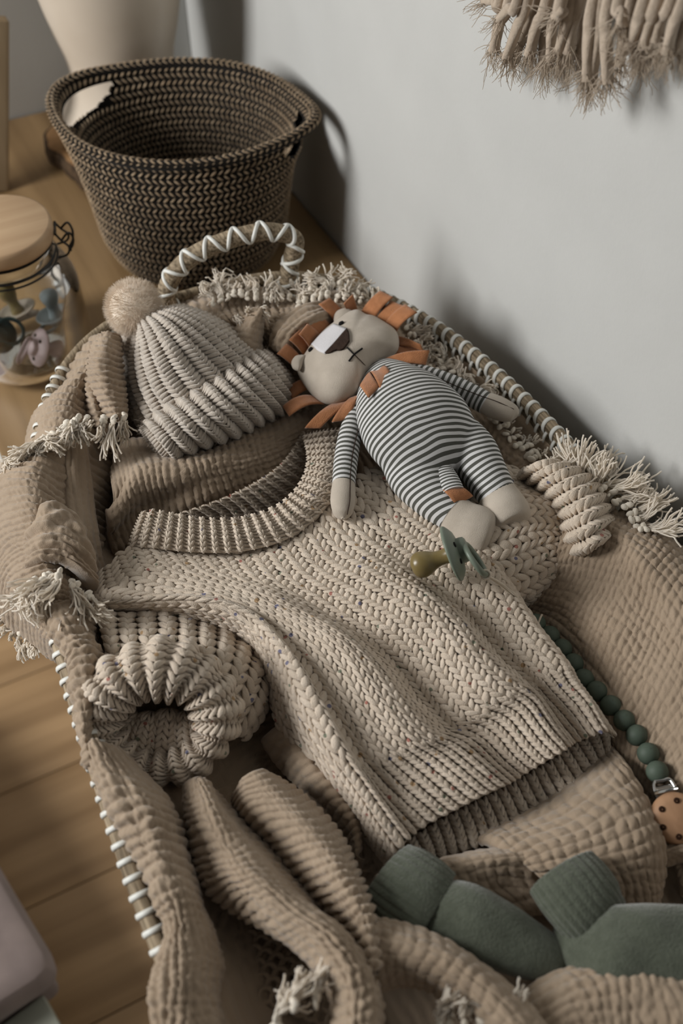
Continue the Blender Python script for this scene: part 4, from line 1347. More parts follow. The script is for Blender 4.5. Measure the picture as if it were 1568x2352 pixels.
# ribbed hem
nR = int(SB.lu / 0.0072)
rib = lambda n, A: (lambda u, v: A * np.cos(2 * math.pi * ((u * n) - 0.5)))
SH = ASurf(body, lambda u, v: bfold(u, v) + rib(nR, 0.0010)(u, v) + 0.0008, world=True)
B = stitch(SH, nR, int(SB.lv * (1 - VR) / 0.0040), 0.0013, v0=VR - 0.005, v1=1.0, half=0.19, fill=1.15, slant=0.2, lenv=0.9, rings=6, sides=6)
B.obj('hem_rib', M_yarn, sw, key='rv', uv=True)
# back hem showing below the front
SK = ASurf(np.swapaxes(PA([
    [(930, 1935, 9.0), (1020, 1880, 9.2), (1120, 1830, 9.3), (1230, 1770, 9.5), (1320, 1710, 9.6), (1400, 1672, 9.8)],
    [(945, 1962, 9.0), (1035, 1918, 9.2), (1140, 1872, 9.2), (1250, 1810, 9.3), (1340, 1742, 9.5), (1403, 1690, 9.7)],
    [(958, 1985, 8.6), (1045, 1960, 8.8), (1158, 1922, 8.8), (1280, 1862, 9.0), (1368, 1786, 9.2), (1404, 1732, 9.4)]]), 0, 1), world=True)
nK = int(SK.lu / 0.0080)
SK2 = ASurf(SK.c, rib(nK, 0.0011), world=True)
B = stitch(SK2, nK, int(SK.lv / 0.0040), 0.0013, half=0.19, fill=1.15, slant=0.2, lenv=0.9, rings=6, sides=6)
yarnobj('back_hem', B, SK2, M_yarn, sw)
# collar
CO = [
    [(322, 1178, 13.8), (360, 1172, 14.4), (440, 1188, 14.4), (540, 1190, 14.4), (625, 1166, 14.4), (682, 1118, 14.4), (705, 1060, 14.2), (695, 1000, 13.6)],
    [(305, 1220, 14.0), (350, 1215, 14.6), (440, 1228, 14.7), (550, 1228, 14.7), (650, 1198, 14.7), (722, 1135, 14.7), (748, 1062, 14.4), (740, 990, 13.6)],
    [(292, 1262, 13.2), (340, 1258, 13.9), (440, 1268, 14), (560, 1266, 14), (675, 1230, 14), (762, 1150, 14), (790, 1070, 13.8), (785, 985, 13.2)]]
SC = ASurf(np.swapaxes(PA(CO), 0, 1), world=True)
nC = int(SC.lu / 0.0088)
SC2 = ASurf(SC.c, rib(nC, 0.0011), world=True)
B = stitch(SC2, nC, int(SC.lv / 0.0044), 0.0010, half=0.10, fill=1.25, slant=0.13, lenv=0.72, rings=6, sides=6)
B.add(*purl(SC2, nC, int(SC.lv / 0.0030), 0.0009))
yarnobj('collar', B, SC2, M_yarn, sw, res=0.0012)
CB = [
    [(400, 1182, 12.4), (470, 1160, 12.9), (560, 1122, 13), (640, 1070, 13), (685, 1010, 12.8), (705, 965, 12.4)],
    [(420, 1205, 11.6), (500, 1180, 11.8), (590, 1150, 11.9), (670, 1092, 11.9), (705, 1030, 11.9), (725, 970, 11.8)],
    [(440, 1235, 10.6), (520, 1220, 10.6), (620, 1180, 10.6), (700, 1110, 10.6), (735, 1040, 10.6), (750, 975, 10.6)]]
SCb = ASurf(np.swapaxes(PA(CB), 0, 1), world=True)
nCb = int(SCb.lu / 0.0088)
SCb2 = ASurf(SCb.c, rib(nCb, 0.0011), world=True)
B = stitch(SCb2, nCb, int(SCb.lv / 0.0044), 0.0010, half=0.10, fill=1.25, slant=0.13, lenv=0.72, rings=6, sides=6)
B.add(*purl(SCb2, nCb, int(SCb.lv / 0.0036), 0.0009))
yarnobj('back_collar', B, SCb2, M_yarn, sw, res=0.0012)
# right sleeve (its wales run towards the cuff)
SR = ASurf(np.swapaxes(PA([
    [(1010, 1075, 10), (1100, 1068, 11.5), (1200, 1090, 12), (1290, 1140, 12)],
    [(1030, 1115, 12.6), (1120, 1105, 13.8), (1215, 1120, 13.8), (1295, 1165, 13.2)],
    [(1050, 1185, 13.8), (1145, 1170, 14.8), (1230, 1165, 14.6), (1300, 1195, 13.6)],
    [(1055, 1260, 13.6), (1150, 1240, 14.6), (1240, 1215, 14.4), (1305, 1222, 13.6)],
    [(1060, 1325, 12.6), (1155, 1300, 13.6), (1245, 1265, 13.6), (1310, 1245, 13.2)],
    [(1085, 1372, 11), (1175, 1355, 12), (1258, 1310, 12.2), (1312, 1270, 12.4)],
    [(1120, 1400, 8.5), (1195, 1388, 9.2), (1270, 1345, 9.8), (1318, 1295, 10.6)]]), 0, 1),
    lambda u, v: 0.0035 * np.sin(v * 13 + 1.0 + 1.5 * u) * (0.4 + 0.6 * u), world=True)
SR2 = ASurf(np.swapaxes(SR.c, 0, 1), lambda u, v: SR.disp(v, u), world=True)
B = stitch(SR2, int(SR.lv / 0.0120), int(SR.lu / 0.0078), 0.0023, fill=1.08, rnd=0.12)
yarnobj('sleeve', B, SR2, M_yarn, sw)
# right cuff: flattened ribbed band, ribs across its length
SF = ASurf(np.swapaxes(PA([
    [(1180, 1095, 12.6), (1235, 1135, 13.2), (1275, 1190, 13.2), (1292, 1240, 12.8), (1310, 1290, 12)],
    [(1205, 1072, 15.4), (1262, 1110, 16.3), (1308, 1170, 16.3), (1325, 1225, 16), (1345, 1275, 15)],
    [(1240, 1062, 16.2), (1300, 1090, 17.2), (1348, 1150, 17.2), (1365, 1205, 16.8), (1378, 1255, 15.8)],
    [(1270, 1064, 15), (1335, 1085, 15.8), (1380, 1140, 15.8), (1398, 1190, 15.4), (1405, 1238, 14.4)],
    [(1290, 1075, 12.6), (1350, 1095, 13.2), (1395, 1148, 13.2), (1412, 1195, 13), (1414, 1240, 12.4)]]), 0, 1), world=True)
nF = 9
SF2 = ASurf(SF.c, rib(nF, 0.0022), world=True)
B = stitch(SF2, nF, int(SF.lv / 0.0052), 0.0017, half=0.21, fill=1.1, slant=0.25, lenv=0.9)
yarnobj('cuff', B, SF2, M_yarn, sw)
# left sleeve: upright wales under the ridge
SLs = ASurf(PA([
    [(222, 1405, 12.8), (235, 1470, 13.8), (245, 1540, 13.5), (250, 1600, 12)],
    [(300, 1412, 12.6), (305, 1470, 14), (312, 1535, 14), (318, 1590, 12.5)],
    [(400, 1408, 12.0), (402, 1470, 13.8), (400, 1535, 14), (400, 1590, 12.5)],
    [(490, 1432, 11.2), (488, 1480, 13.4), (478, 1545, 13.8), (470, 1600, 12.5)],
    [(560, 1470, 10.6), (556, 1510, 12.8), (535, 1580, 13), (515, 1640, 12)],
    [(605, 1530, 9.6), (606, 1560, 11.2), (585, 1620, 11.4), (545, 1680, 10.5)],
    [(615, 1590, 8.0), (618, 1610, 8.6), (598, 1655, 8.8), (560, 1700, 8.6)]]), world=True)
nL = int(SLs.lu / 0.0125)
SL2 = ASurf(SLs.c, rib(nL, 0.0012), world=True)
B = stitch(SL2, nL, int(SLs.lv / 0.0072), 0.0022, half=0.2, fill=1.15, rnd=0.12)
yarnobj('sleeve', B, SL2, M_yarn, sw)
# left cuff: a thick rolled ring opening towards the viewer
cc = P(np.array(365.), np.array(1652.), 12.8)
nn = nrm(-HEAD * 0.62 + UPV * 0.78 + RIGHT * 0.05); e1c = nrm(RIGHT - nn * (RIGHT @ nn)); e2c = np.cross(nn, e1c)
if e2c[2] < 0: e2c = -e2c


def torus(u, v):
    t = u * 2 * math.pi; p_ = v * 2 * math.pi
    R1, R2 = 0.0405, 0.0350
    r_ = 0.0145 + 0.0050 * np.sin(t) + 0.0012 * np.sin(5 * t + 1)
    ctr = cc + R1 * np.cos(t)[:, None] * e1c + R2 * np.sin(t)[:, None] * e2c
    rad = nrm(np.cos(t)[:, None] * e1c + np.sin(t)[:, None] * e2c)
    return ctr + (r_ * np.cos(p_))[:, None] * rad + (r_ * 1.35 * np.sin(p_))[:, None] * nn


ST = FSurf(torus)
if (ST.nor(np.array([.25]), np.array([.25]))[0] @ nn) < 0: ST.sg = -1
nT = 18
ST2 = FSurf(torus, rib(nT, 0.0021), flip=ST.sg < 0)
B = stitch(ST2, nT, int(ST.lv / 0.0048), 0.0014, half=0.15, fill=1.15, slant=0.22, lenv=0.75)
B.add(*purl(ST2, nT, int(ST.lv / 0.0042), 0.0011, wid=0.24))
yarnobj('rolled_cuff', B, ST2, M_yarn, sw)


def lobe(c, ax, r0, L, sq=0.8):
    ax = nrm(ax); s1 = nrm(np.cross(ax, nn)); s2 = np.cross(s1, ax)
    def fn(u, v):
        t = u * 2 * math.pi; z_ = (v - 0.5) * 2
        r_ = r0 * np.sqrt(np.clip(1 - np.abs(z_ * 0.98) ** 2.6, 0.003, 1))
        return c + ax * (z_ * L)[:, None] + (r_ * np.cos(t))[:, None] * s1 + (r_ * sq * np.sin(t))[:, None] * s2
    S = FSurf(fn)
    u = np.array([.2, .6]); v = np.array([.5, .5])
    if ((S.nor(u, v) * (fn(u, v) - c)).sum(1)).mean() < 0: S.sg = -1
    return S


for (x, y, z, ax, r0, L) in ((318, 1722, 12.0, e2c * 0.9 + e1c * 0.2, 0.012, 0.032), (372, 1722, 12.0, e2c + e1c * 0.08, 0.013, 0.034), (428, 1716, 12.2, e2c * 0.9 - e1c * 0.1, 0.013, 0.03), (270, 1700, 12.2, e2c * 0.8 + e1c * 0.5, 0.011, 0.026)):
    Sx = lobe(P(np.array(float(x)), np.array(float(y)), z) - nn * 0.021 - e2c * 0.004, ax, r0, L * 0.8)
    B = stitch(Sx, 9, 11, 0.0016, fill=1.1)
    yarnobj('cuff_fold', B, Sx, M_yarn, sw, res=0.003)

# ------------------------------------------------------------------ hat
M_hat = yarn('grey_beige_wool', srgb(184, 173, 160), srgb(199, 189, 177), sheen=0.5, relief=0.35)
ht = thing('pompom_hat', 'ribbed grey beige knitted baby hat with folded brim and fur pompom', 'hat', (0.14, 0.68, 0.1))
HC = PA([
    [(300, 742, 16), (288, 762, 15), (270, 815, 13.2), (272, 880, 12.6), (300, 950, 12.6), (335, 1000, 12.6)],
    [(312, 738, 17.4), (310, 768, 17.2), (302, 830, 16.4), (315, 900, 15.6), (345, 960, 15.2), (378, 990, 14.6)],
    [(322, 734, 18.0), (330, 760, 19.2), (345, 820, 19.0), (370, 880, 18.0), (410, 935, 16.8), (440, 958, 15.6)],
    [(335, 728, 18.2), (355, 742, 20.2), (390, 790, 20.4), (430, 850, 19.0), (475, 900, 17.4), (505, 920, 16)],
    [(350, 720, 18.2), (385, 728, 20.2), (435, 765, 20.2), (490, 820, 18.8), (535, 865, 17.2), (560, 888, 15.8)],
    [(365, 714, 17.6), (410, 714, 19), (470, 742, 18.8), (535, 790, 17.4), (580, 828, 16), (605, 855, 15)],
    [(378, 712, 16), (425, 706, 16.4), (495, 734, 15.8), (565, 778, 14.6), (606, 812, 13.8), (630, 838, 13)]])
S0 = ASurf(HC, world=True)
nH = 15
hr = lambda u, v: 0.0019 * np.cos(2 * math.pi * (u * nH - 0.5)) * (0.45 + 0.55 * np.clip(v * 2, 0, 1)) - 0.004 * np.exp(-((u - 0.27) / 0.05) ** 2) * np.clip(1 - v * 1.6, 0, 1)
S1h = ASurf(HC, hr, world=True)
B = stitch(S1h, nH, int(S0.lv / 0.0042), 0.0015, half=0.19, fill=1.2, slant=0.26, lenv=0.78)
yarnobj('crown', B, S1h, M_hat, ht, res=0.0016)
HB = PA([
    [(325, 985, 13.6), (335, 1000, 14.0), (352, 1028, 13.6), (372, 1052, 12.6), (392, 1070, 10.8)],
    [(335, 972, 15.6), (352, 988, 16.4), (378, 1020, 16.0), (402, 1050, 14.4), (420, 1070, 11.6)],
    [(375, 940, 16.6), (395, 958, 17.6), (425, 990, 17.2), (455, 1020, 15.4), (470, 1042, 11.8)],
    [(430, 905, 17.2), (452, 924, 18.3), (490, 962, 17.8), (525, 995, 15.6), (540, 1015, 11.8)],
    [(490, 868, 17.4), (512, 888, 18.5), (552, 928, 17.8), (588, 962, 15.4), (600, 982, 11.6)],
    [(545, 835, 17.0), (568, 855, 18.1), (606, 897, 17.2), (640, 932, 14.8), (650, 952, 11.4)],
    [(592, 812, 15.8), (612, 828, 16.8), (644, 866, 16), (668, 900, 13.6), (676, 922, 11)],
    [(612, 808, 13.6), (632, 826, 14.2), (662, 862, 13.6), (676, 892, 12), (680, 912, 10.4)]])
S0b = ASurf(HB, world=True)
nB_ = 16
S1b = ASurf(HB, lambda u, v: 0.0021 * np.cos(2 * math.pi * (u * nB_ - 0.5)), world=True)
B = stitch(S1b, nB_, int(S0b.lv / 0.0038), 0.0014, half=0.18, fill=1.2, slant=0.24, lenv=0.78)
yarnobj('folded_brim', B, S1b, M_hat, ht, res=0.0014)
# pompom
M_fur = thread_mat('beige_faux_fur', srgb(253, 244, 232), srgb(249, 237, 222), scale=70, tr=0.45)
pc = P(np.array(308.), np.array(708.), 18.5)
V, F = lathe([(0.0218 * math.sin(a), -0.0218 * math.cos(a)) for a in np.linspace(0.02, math.pi - 0.02, 14)], 24, pc)
pom = obj('pompom', V, F, mat('beige_fur_core', srgb(246, 234, 218), srgb(238, 223, 205), scale=120, rough=1.0, bump=1.0, bscale=500, sheen=0.4), ht)
n = 5500
d = nrm(rng.standard_normal((n, 3)))
dd = nrm(d + 0.25 * np.stack([vn(d[:, 0] * 4, d[:, 1] * 4, s) for s in (1, 2, 3)], 1) + [0, 0, -0.1])
V, F = strands(pc + d * 0.0212, dd, 0.0062, 0.00017, seg=3, curl=0.2, sides=3, jit=0.12, taper=0.3)
obj('fur', V, F, M_fur, pom, stuff=True)

# wool halo
for S_, nm in ((S1h, 'crown'), (S1b, 'folded_brim')):
    n = 1500
    u = rng.random(n); v = rng.random(n)
    p0 = S_(u, v, np.full(n, 0.0012)); N = S_.nor(u, v)
    V, F = strands(p0, N + 0.9 * rng.standard_normal((n, 3)), 0.0055, 0.00007, seg=4, curl=0.6, jit=0.3)
    par = [o for o in ht.children if o.name.startswith(nm)][0]
    obj('wool_fuzz', V, F, M_fur, par, stuff=True)

# ------------------------------------------------------------------ plush lion
M_linen = mat('beige_linen', srgb(190, 179, 165), srgb(181, 170, 156), scale=90, rough=0.95, bump=0.4, bscale=1600, sheen=0.2)
M_felt = mat('rust_orange_felt', srgb(178, 120, 80), srgb(165, 110, 72), scale=160, rough=1.0, bump=0.7, bscale=1300, sheen=0.3)
M_wfelt = mat('white_felt', srgb(212, 210, 212), rough=1.0, bump=0.4, bscale=900)
M_bfelt = mat('dark_brown_felt', srgb(50, 38, 32), srgb(62, 48, 40), scale=300, rough=1.0, bump=0.5, bscale=900)
M_thread = mat('black_thread', srgb(20, 18, 18), rough=0.8)


def stripes(name, n_across='stripe'):
    m = mat(name, srgb(205, 204, 204), rough=0.9, bump=0.25, bscale=1700)
    b = m.node_tree.nodes['Principled BSDF']
    at = node(m, 'ShaderNodeAttribute', attribute_name='stripe')
    fr = node(m, 'ShaderNodeMath', operation='FRACT'); lk(m, at.outputs['Fac'], fr.inputs[0])
    gt = node(m, 'ShaderNodeMath', operation='GREATER_THAN'); lk(m, fr.outputs[0], gt.inputs[0]); gt.inputs[1].default_value = 0.5
    mx = node(m, 'ShaderNodeMix', data_type='RGBA'); mx.inputs['A'].default_value = srgb(208, 207, 206); mx.inputs['B'].default_value = srgb(84, 84, 78)
    lk(m, gt.outputs[0], mx.inputs['Factor']); lk(m, mx.outputs['Result'], b.inputs['Base Color'])
    return m


M_str = stripes('striped_cotton')
li = thing('plush_lion', 'plush lion with orange felt mane and grey striped body lying on the sweater', 'plush toy', P(np.array(950.), np.array(980.), 14))
PITCH_S = 0.0052


def limb(path, rw, rh, n=60, sides=24, noise=0.0):
    """closed stuffed tube through (px,py,z); rw/rh half width/height in cm along the path"""
    p = spline(PA(path), n)
    t = np.linspace(0, 1, n)
    a = spline(np.array(rw, float)[:, None], n)[:, 0] / 100; b = spline(np.array(rh, float)[:, None], n)[:, 0] / 100
    V, F = tube(p, np.maximum(a, 0.0004), np.maximum(b, 0.0004), sides=sides, cap=True)
    L = np.concatenate([[0], np.cumsum(np.linalg.norm(np.diff(p, axis=0), axis=1))])
    s_ = np.concatenate([np.repeat(L, sides), [0, L[-1]]])
    return V, F, s_


def remesh(parts, vox=0.0018, smooth=6):
    """fuse overlapping closed shapes into one continuous skin"""
    B = Bag()
    for V, F in parts: B.add(V, F)
    me = mesh('tmp', np.vstack(B.V), np.vstack(B.F), None)
    o = bpy.data.objects.new('tmp', me); C.objects.link(o)
    m = o.modifiers.new('r', 'REMESH'); m.mode = 'VOXEL'; m.voxel_size = vox
    m = o.modifiers.new('s', 'SMOOTH'); m.factor = 0.6; m.iterations = smooth
    dg = bpy.context.evaluated_depsgraph_get()
    ev = o.evaluated_get(dg).to_mesh()
    V = np.zeros(len(ev.vertices) * 3); ev.vertices.foreach_get('co', V); V = V.reshape(-1, 3)
    F = np.array([list(p.vertices) if len(p.vertices) == 4 else list(p.vertices) + [p.vertices[-1]] for p in ev.polygons])
    F = F[[len(set(f)) == 4 for f in F.tolist()]]
    bpy.data.objects.remove(o, do_unlink=True)
    return V, F


# body and legs: one skin, stripes follow the toy's length
bp_ = [(872, 848, 15.0), (885, 868, 15.2), (915, 915, 15.8), (950, 970, 16.0), (985, 1020, 15.6), (1015, 1062, 15.0), (1030, 1085, 14.5)]
tr = limb(bp_, [1.2, 2.2, 3.9, 4.7, 4.5, 3.6, 2.0], [1.2, 1.9, 2.9, 3.4, 3.1, 2.4, 1.2], 70, 36)
lg1 = limb([(925, 1050, 14.8), (955, 1095, 14.9), (1000, 1145, 14.8), (1045, 1183, 14.6), (1062, 1196, 14.5)], [2.0, 2.25, 1.9, 1.65, 1.55], [1.8, 2.0, 1.8, 1.6, 1.5], 50, 28)
lg2 = limb([(1055, 1000, 15.2), (1085, 1040, 15.3), (1115, 1090, 15.2), (1140, 1135, 15.1), (1150, 1152, 15)], [2.0, 2.1, 1.8, 1.6, 1.5], [1.8, 2.0, 1.8, 1.6, 1.5], 50, 28)
V, F = remesh([tr[:2], lg1[:2], lg2[:2]], 0.0017, 8)
neck = P(np.array(870.), np.array(850.), 15); tail_ = P(np.array(1060.), np.array(1130.), 15)
axl = nrm((tail_ - neck) * [1, 1, 0]); sdl = nrm(np.cross(axl, UPV))
s_ = (V - neck) @ axl; w_ = (V - neck) @ sdl
Zc = V[:, 2] - 0.15
stv = (s_ - 5.0 * w_ ** 2 * np.clip(1.2 - s_ / 0.11, -0.6, 1.2) - 0.15 * Zc + 0.0012 * vn(V[:, 0] * 60, V[:, 1] * 60, 71)) / PITCH_S + 40
# soft dents where the cloth is gathered at the hips
body_o = obj('body', V, F, M_str, li, at={'stripe': stv})
# feet
ft1 = limb([(1040, 1182, 14.7), (1062, 1198, 14.6), (1095, 1215, 14.5), (1125, 1226, 14.4), (1138, 1230, 14.4)], [1.6, 1.72, 1.9, 1.65, 0.2], [1.55, 1.65, 1.8, 1.5, 0.2], 40, 28)
obj('foot', ft1[0], ft1[1], M_linen, li)
ft2 = limb([(1136, 1130, 15.1), (1150, 1150, 15.0), (1166, 1180, 14.9), (1180, 1205, 14.7), (1184, 1213, 14.7)], [1.55, 1.66, 1.8, 1.45, 0.2], [1.5, 1.6, 1.75, 1.4, 0.2], 40, 28)
obj('foot', ft2[0], ft2[1], M_linen, li)
# arms with hands
ar = limb([(832, 905, 15.2), (818, 950, 15.2), (804, 1000, 15.0), (795, 1050, 14.8), (790, 1100, 14.8), (789, 1118, 14.8)], [0.5, 0.85, 0.98, 1.0, 0.95, 0.92], [0.6, 0.9, 1.0, 1.0, 0.95, 0.9], 60, 24)
obj('arm', ar[0], ar[1], M_str, li, at={'stripe': ar[2] / 0.0050 + 0.0})
hn_ = limb([(789, 1112, 14.8), (788, 1130, 14.8), (787, 1155, 14.7), (787, 1180, 14.6), (788, 1191, 14.6)], [0.93, 0.99, 0.98, 0.72, 0.1], [0.9, 0.95, 0.9, 0.65, 0.1], 36, 24)
obj('hand', hn_[0], hn_[1], M_linen, li)
ar = limb([(905, 845, 15.2), (950, 855, 15.6), (1000, 872, 15.8), (1050, 892, 15.6), (1095, 915, 15.3), (1118, 928, 15.2)], [0.5, 0.8, 0.9, 0.95, 0.98, 0.95], [0.6, 0.9, 1.0, 1.0, 1.0, 0.95], 60, 24)
obj('arm', ar[0], ar[1], M_str, li, at={'stripe': ar[2] / 0.0050})
hn_ = limb([(1112, 925, 15.2), (1130, 932, 15.2), (1155, 942, 15.1), (1180, 950, 15.0), (1190, 954, 15)], [0.96, 1.05, 1.02, 0.75, 0.1], [0.92, 1.0, 0.95, 0.65, 0.1], 36, 24)
obj('hand', hn_[0], hn_[1], M_linen, li)
# stitched seams along the arms
for pth in ([(838, 940, 16.0), (826, 975, 16.0), (814, 1020, 15.8), (806, 1070, 15.6), (804, 1115, 15.6), (803, 1150, 15.5), (797, 1182, 15.0)],
            [(925, 848, 16.2), (960, 853, 16.55), (1005, 868, 16.8), (1050, 888, 16.6), (1100, 908, 16.3), (1140, 922, 16.2), (1180, 940, 15.7)]):
    V, F = tube(spline(PA(pth), 50), 0.0004, sides=6)
    obj('seam', V, F, M_bfelt, li)
# tail with felt tuft, between the legs
tl = limb([(1000, 1050, 15.6), (1015, 1080, 16), (1030, 1105, 16.3), (1042, 1128, 16.4)], [0.8, 0.9, 0.9, 0.85], [0.45, 0.5, 0.5, 0.45], 40, 20)
tail = obj('tail', tl[0], tl[1], M_str, li, at={'stripe': tl[2] / 0.0032})


def felt(quad, th=0.0016, bend=0.0, n=10, name='mane_strip', parent=None, m=None, mid=None):
    """felt strip: quad = (base left, base right, tip right, tip left) as (px,py,z); bend lifts the middle"""
    q_ = PA(quad)
    u, v = np.meshgrid(np.linspace(0, 1, 7), np.linspace(0, 1, n), indexing='ij')
    P0 = (q_[0] * (1 - u[..., None]) + q_[1] * u[..., None]) * (1 - v[..., None]) + (q_[3] * (1 - u[..., None]) + q_[2] * u[..., None]) * v[..., None]
    N = nrm(np.cross(q_[1] - q_[0], q_[3] - q_[0]))
    if N @ (CAM - q_.mean(0)) < 0: N = -N
    P0 = P0 + N * (bend * np.sin(v * math.pi))[..., None] + N * (0.0012 * vn(u * 2 + q_[0, 0] * 99, v * 2, 5))[..., None]
    top = P0.reshape(-1, 3); bot = top - N * th
    f = gridF(7, n)
    k = 7 * n
    idx = np.arange(k).reshape(7, n)
    loop = np.concatenate([idx[0, :], idx[1:, -1], idx[-1, -2::-1], idx[-2:0:-1, 0]])
    l2 = np.roll(loop, -1)
    side = np.stack([loop, l2, l2 + k, loop + k], -1)
    o = obj(name, np.vstack([top, bot]), np.vstack([f, f[:, ::-1] + k, side]), m or M_felt, parent or li, smooth=False)
    return o


felt([(1017, 1125, 16.6), (1062, 1118, 16.6), (1086, 1140, 15.9), (1046, 1162, 15.9)], 0.002, 0.003, name='tail_tuft', parent=tail)
felt([(1020, 1130, 16.0), (1060, 1128, 16.0), (1075, 1160, 15.3), (1040, 1166, 15.3)], 0.002, 0.002, name='tail_tuft', parent=tail)
# head
hz = 16.4
outl = [(682, 852), (690, 832), (702, 812), (718, 790), (745, 762), (775, 738), (800, 722), (822, 716), (842, 728), (862, 732), (890, 748), (910, 764), (916, 785), (912, 806), (890, 820), (868, 836),
        (852, 852), (838, 872), (826, 900), (800, 918), (770, 928), (738, 924), (716, 906), (696, 880)]
zo = [15.2 + 0.9 * ((x - 680) / 240) for x, y in outl]
O_ = PA([(x, y, z) for (x, y), z in zip(outl, zo)])
upn = nrm(UPV * 0.85 - HEAD * 0.3 - RIGHT * 0.0)
V, F = pillow(O_, 0.027, p=2.2, q=0.55, up=upn, low=0.75, na=96, nr=26)
V = V + upn * (0.0007 * vn(V[:, 0] * 70, V[:, 1] * 70, 77))[:, None]
head = obj('head', V, F, M_linen, li)
HBV = bvh_of(V, F)


def onhead(px, py, lift=0.0008):
    p, n = hit(HBV, np.array(float(px)), np.array(float(py)), lift)
    if p is None:
        # just off the silhouette: nearest point
        c = P(np.array(float(px)), np.array(float(py)), 17)
        q_, n_, i_, d_ = HBV.find_nearest(Vector(c))
        p = np.array(q_) + np.array(n_) * lift; n = np.array(n_)
    return p, n


def onpatch(name, rows, m, th=0.0013, nu=14, nv=10, lift=0.0012):
    """felt piece lying on the head: rows of pixel points (same count), interpolated"""
    R = np.array(rows, float)
    uu_ = crw(np.linspace(0, 1, nv), R.shape[0]) @ R.reshape(R.shape[0], -1)
    uu_ = uu_.reshape(nv, -1, 2)
    G = np.stack([crw(np.linspace(0, 1, nu), R.shape[1]) @ uu_[i] for i in range(nv)])
    T = np.zeros((nv, nu, 3)); Bt = np.zeros((nv, nu, 3))
    for i in range(nv):
        for j in range(nu):
            p, n = onhead(G[i, j, 0], G[i, j, 1], 0.0)
            T[i, j] = p + n * lift; Bt[i, j] = p - n * 0.0006
    k = nu * nv; f = gridF(nv, nu)
    idx = np.arange(k).reshape(nv, nu)
    loop = np.concatenate([idx[0, :], idx[1:, -1], idx[-1, -2::-1], idx[-2:0:-1, 0]]); l2 = np.roll(loop, -1)
    return obj(name, np.vstack([T.reshape(-1, 3), Bt.reshape(-1, 3)]), np.vstack([f, f[:, ::-1] + k, np.stack([loop, l2, l2 + k, loop + k], -1)]), m, head)


onpatch('muzzle_patch', [[(717, 793), (742, 766), (768, 746)], [(730, 806), (757, 781), (786, 753)], [(747, 814), (772, 787), (797, 757)]], M_wfelt, lift=0.0016)
onpatch('nose', [[(747, 813), (772, 786), (797, 757)], [(758, 812), (783, 795), (802, 768)], [(768, 806), (788, 804), (803, 785)]], M_bfelt, lift=0.0019)


def thread(pxs, r, m, name, lift=0.0006):
    pts = spline([onhead(x, y, lift)[0] for x, y in pxs], 16)
    V, F = tube(pts, r, sides=8)
    return obj(name, V, F, m, head)


thread([(797, 799), (806, 808), (813, 815)], 0.0007, M_thread, 'mouth_line')
thread([(801, 830), (813, 815), (831, 801)], 0.0008, M_thread, 'mouth_line')
thread([(813, 815), (830, 832), (849, 852)], 0.00035, M_bfelt, 'chin_seam')
for (x, y) in ((784, 744), (714, 804)):
    p, n = onhead(x, y, 0.0006)
    V, F = lathe([(0.0001, -0.0016), (0.0020, -0.0013), (0.0030, 0.0), (0.0024, 0.0012), (0.0001, 0.0018)], 18)
    s1 = nrm(np.cross(n, UPV + 0.01)); s2 = np.cross(n, s1)
    obj('eye', p + V[:, :1] * s1 + V[:, 1:2] * s2 * 0.8 + V[:, 2:] * n, F, M_thread, head)
# ears
for pts in ([(770, 748), (766, 732), (772, 716), (790, 709), (806, 713), (812, 722), (798, 736), (782, 745)], [(684, 852), (672, 846), (669, 832), (678, 819), (692, 816), (702, 818), (696, 834), (690, 848)]):
    O2 = PA([(x, y, 16.4) for x, y in pts])
    V, F = pillow(O2, 0.005, up=upn, nr=10, na=40)
    obj('ear', V, F, M_linen, head)
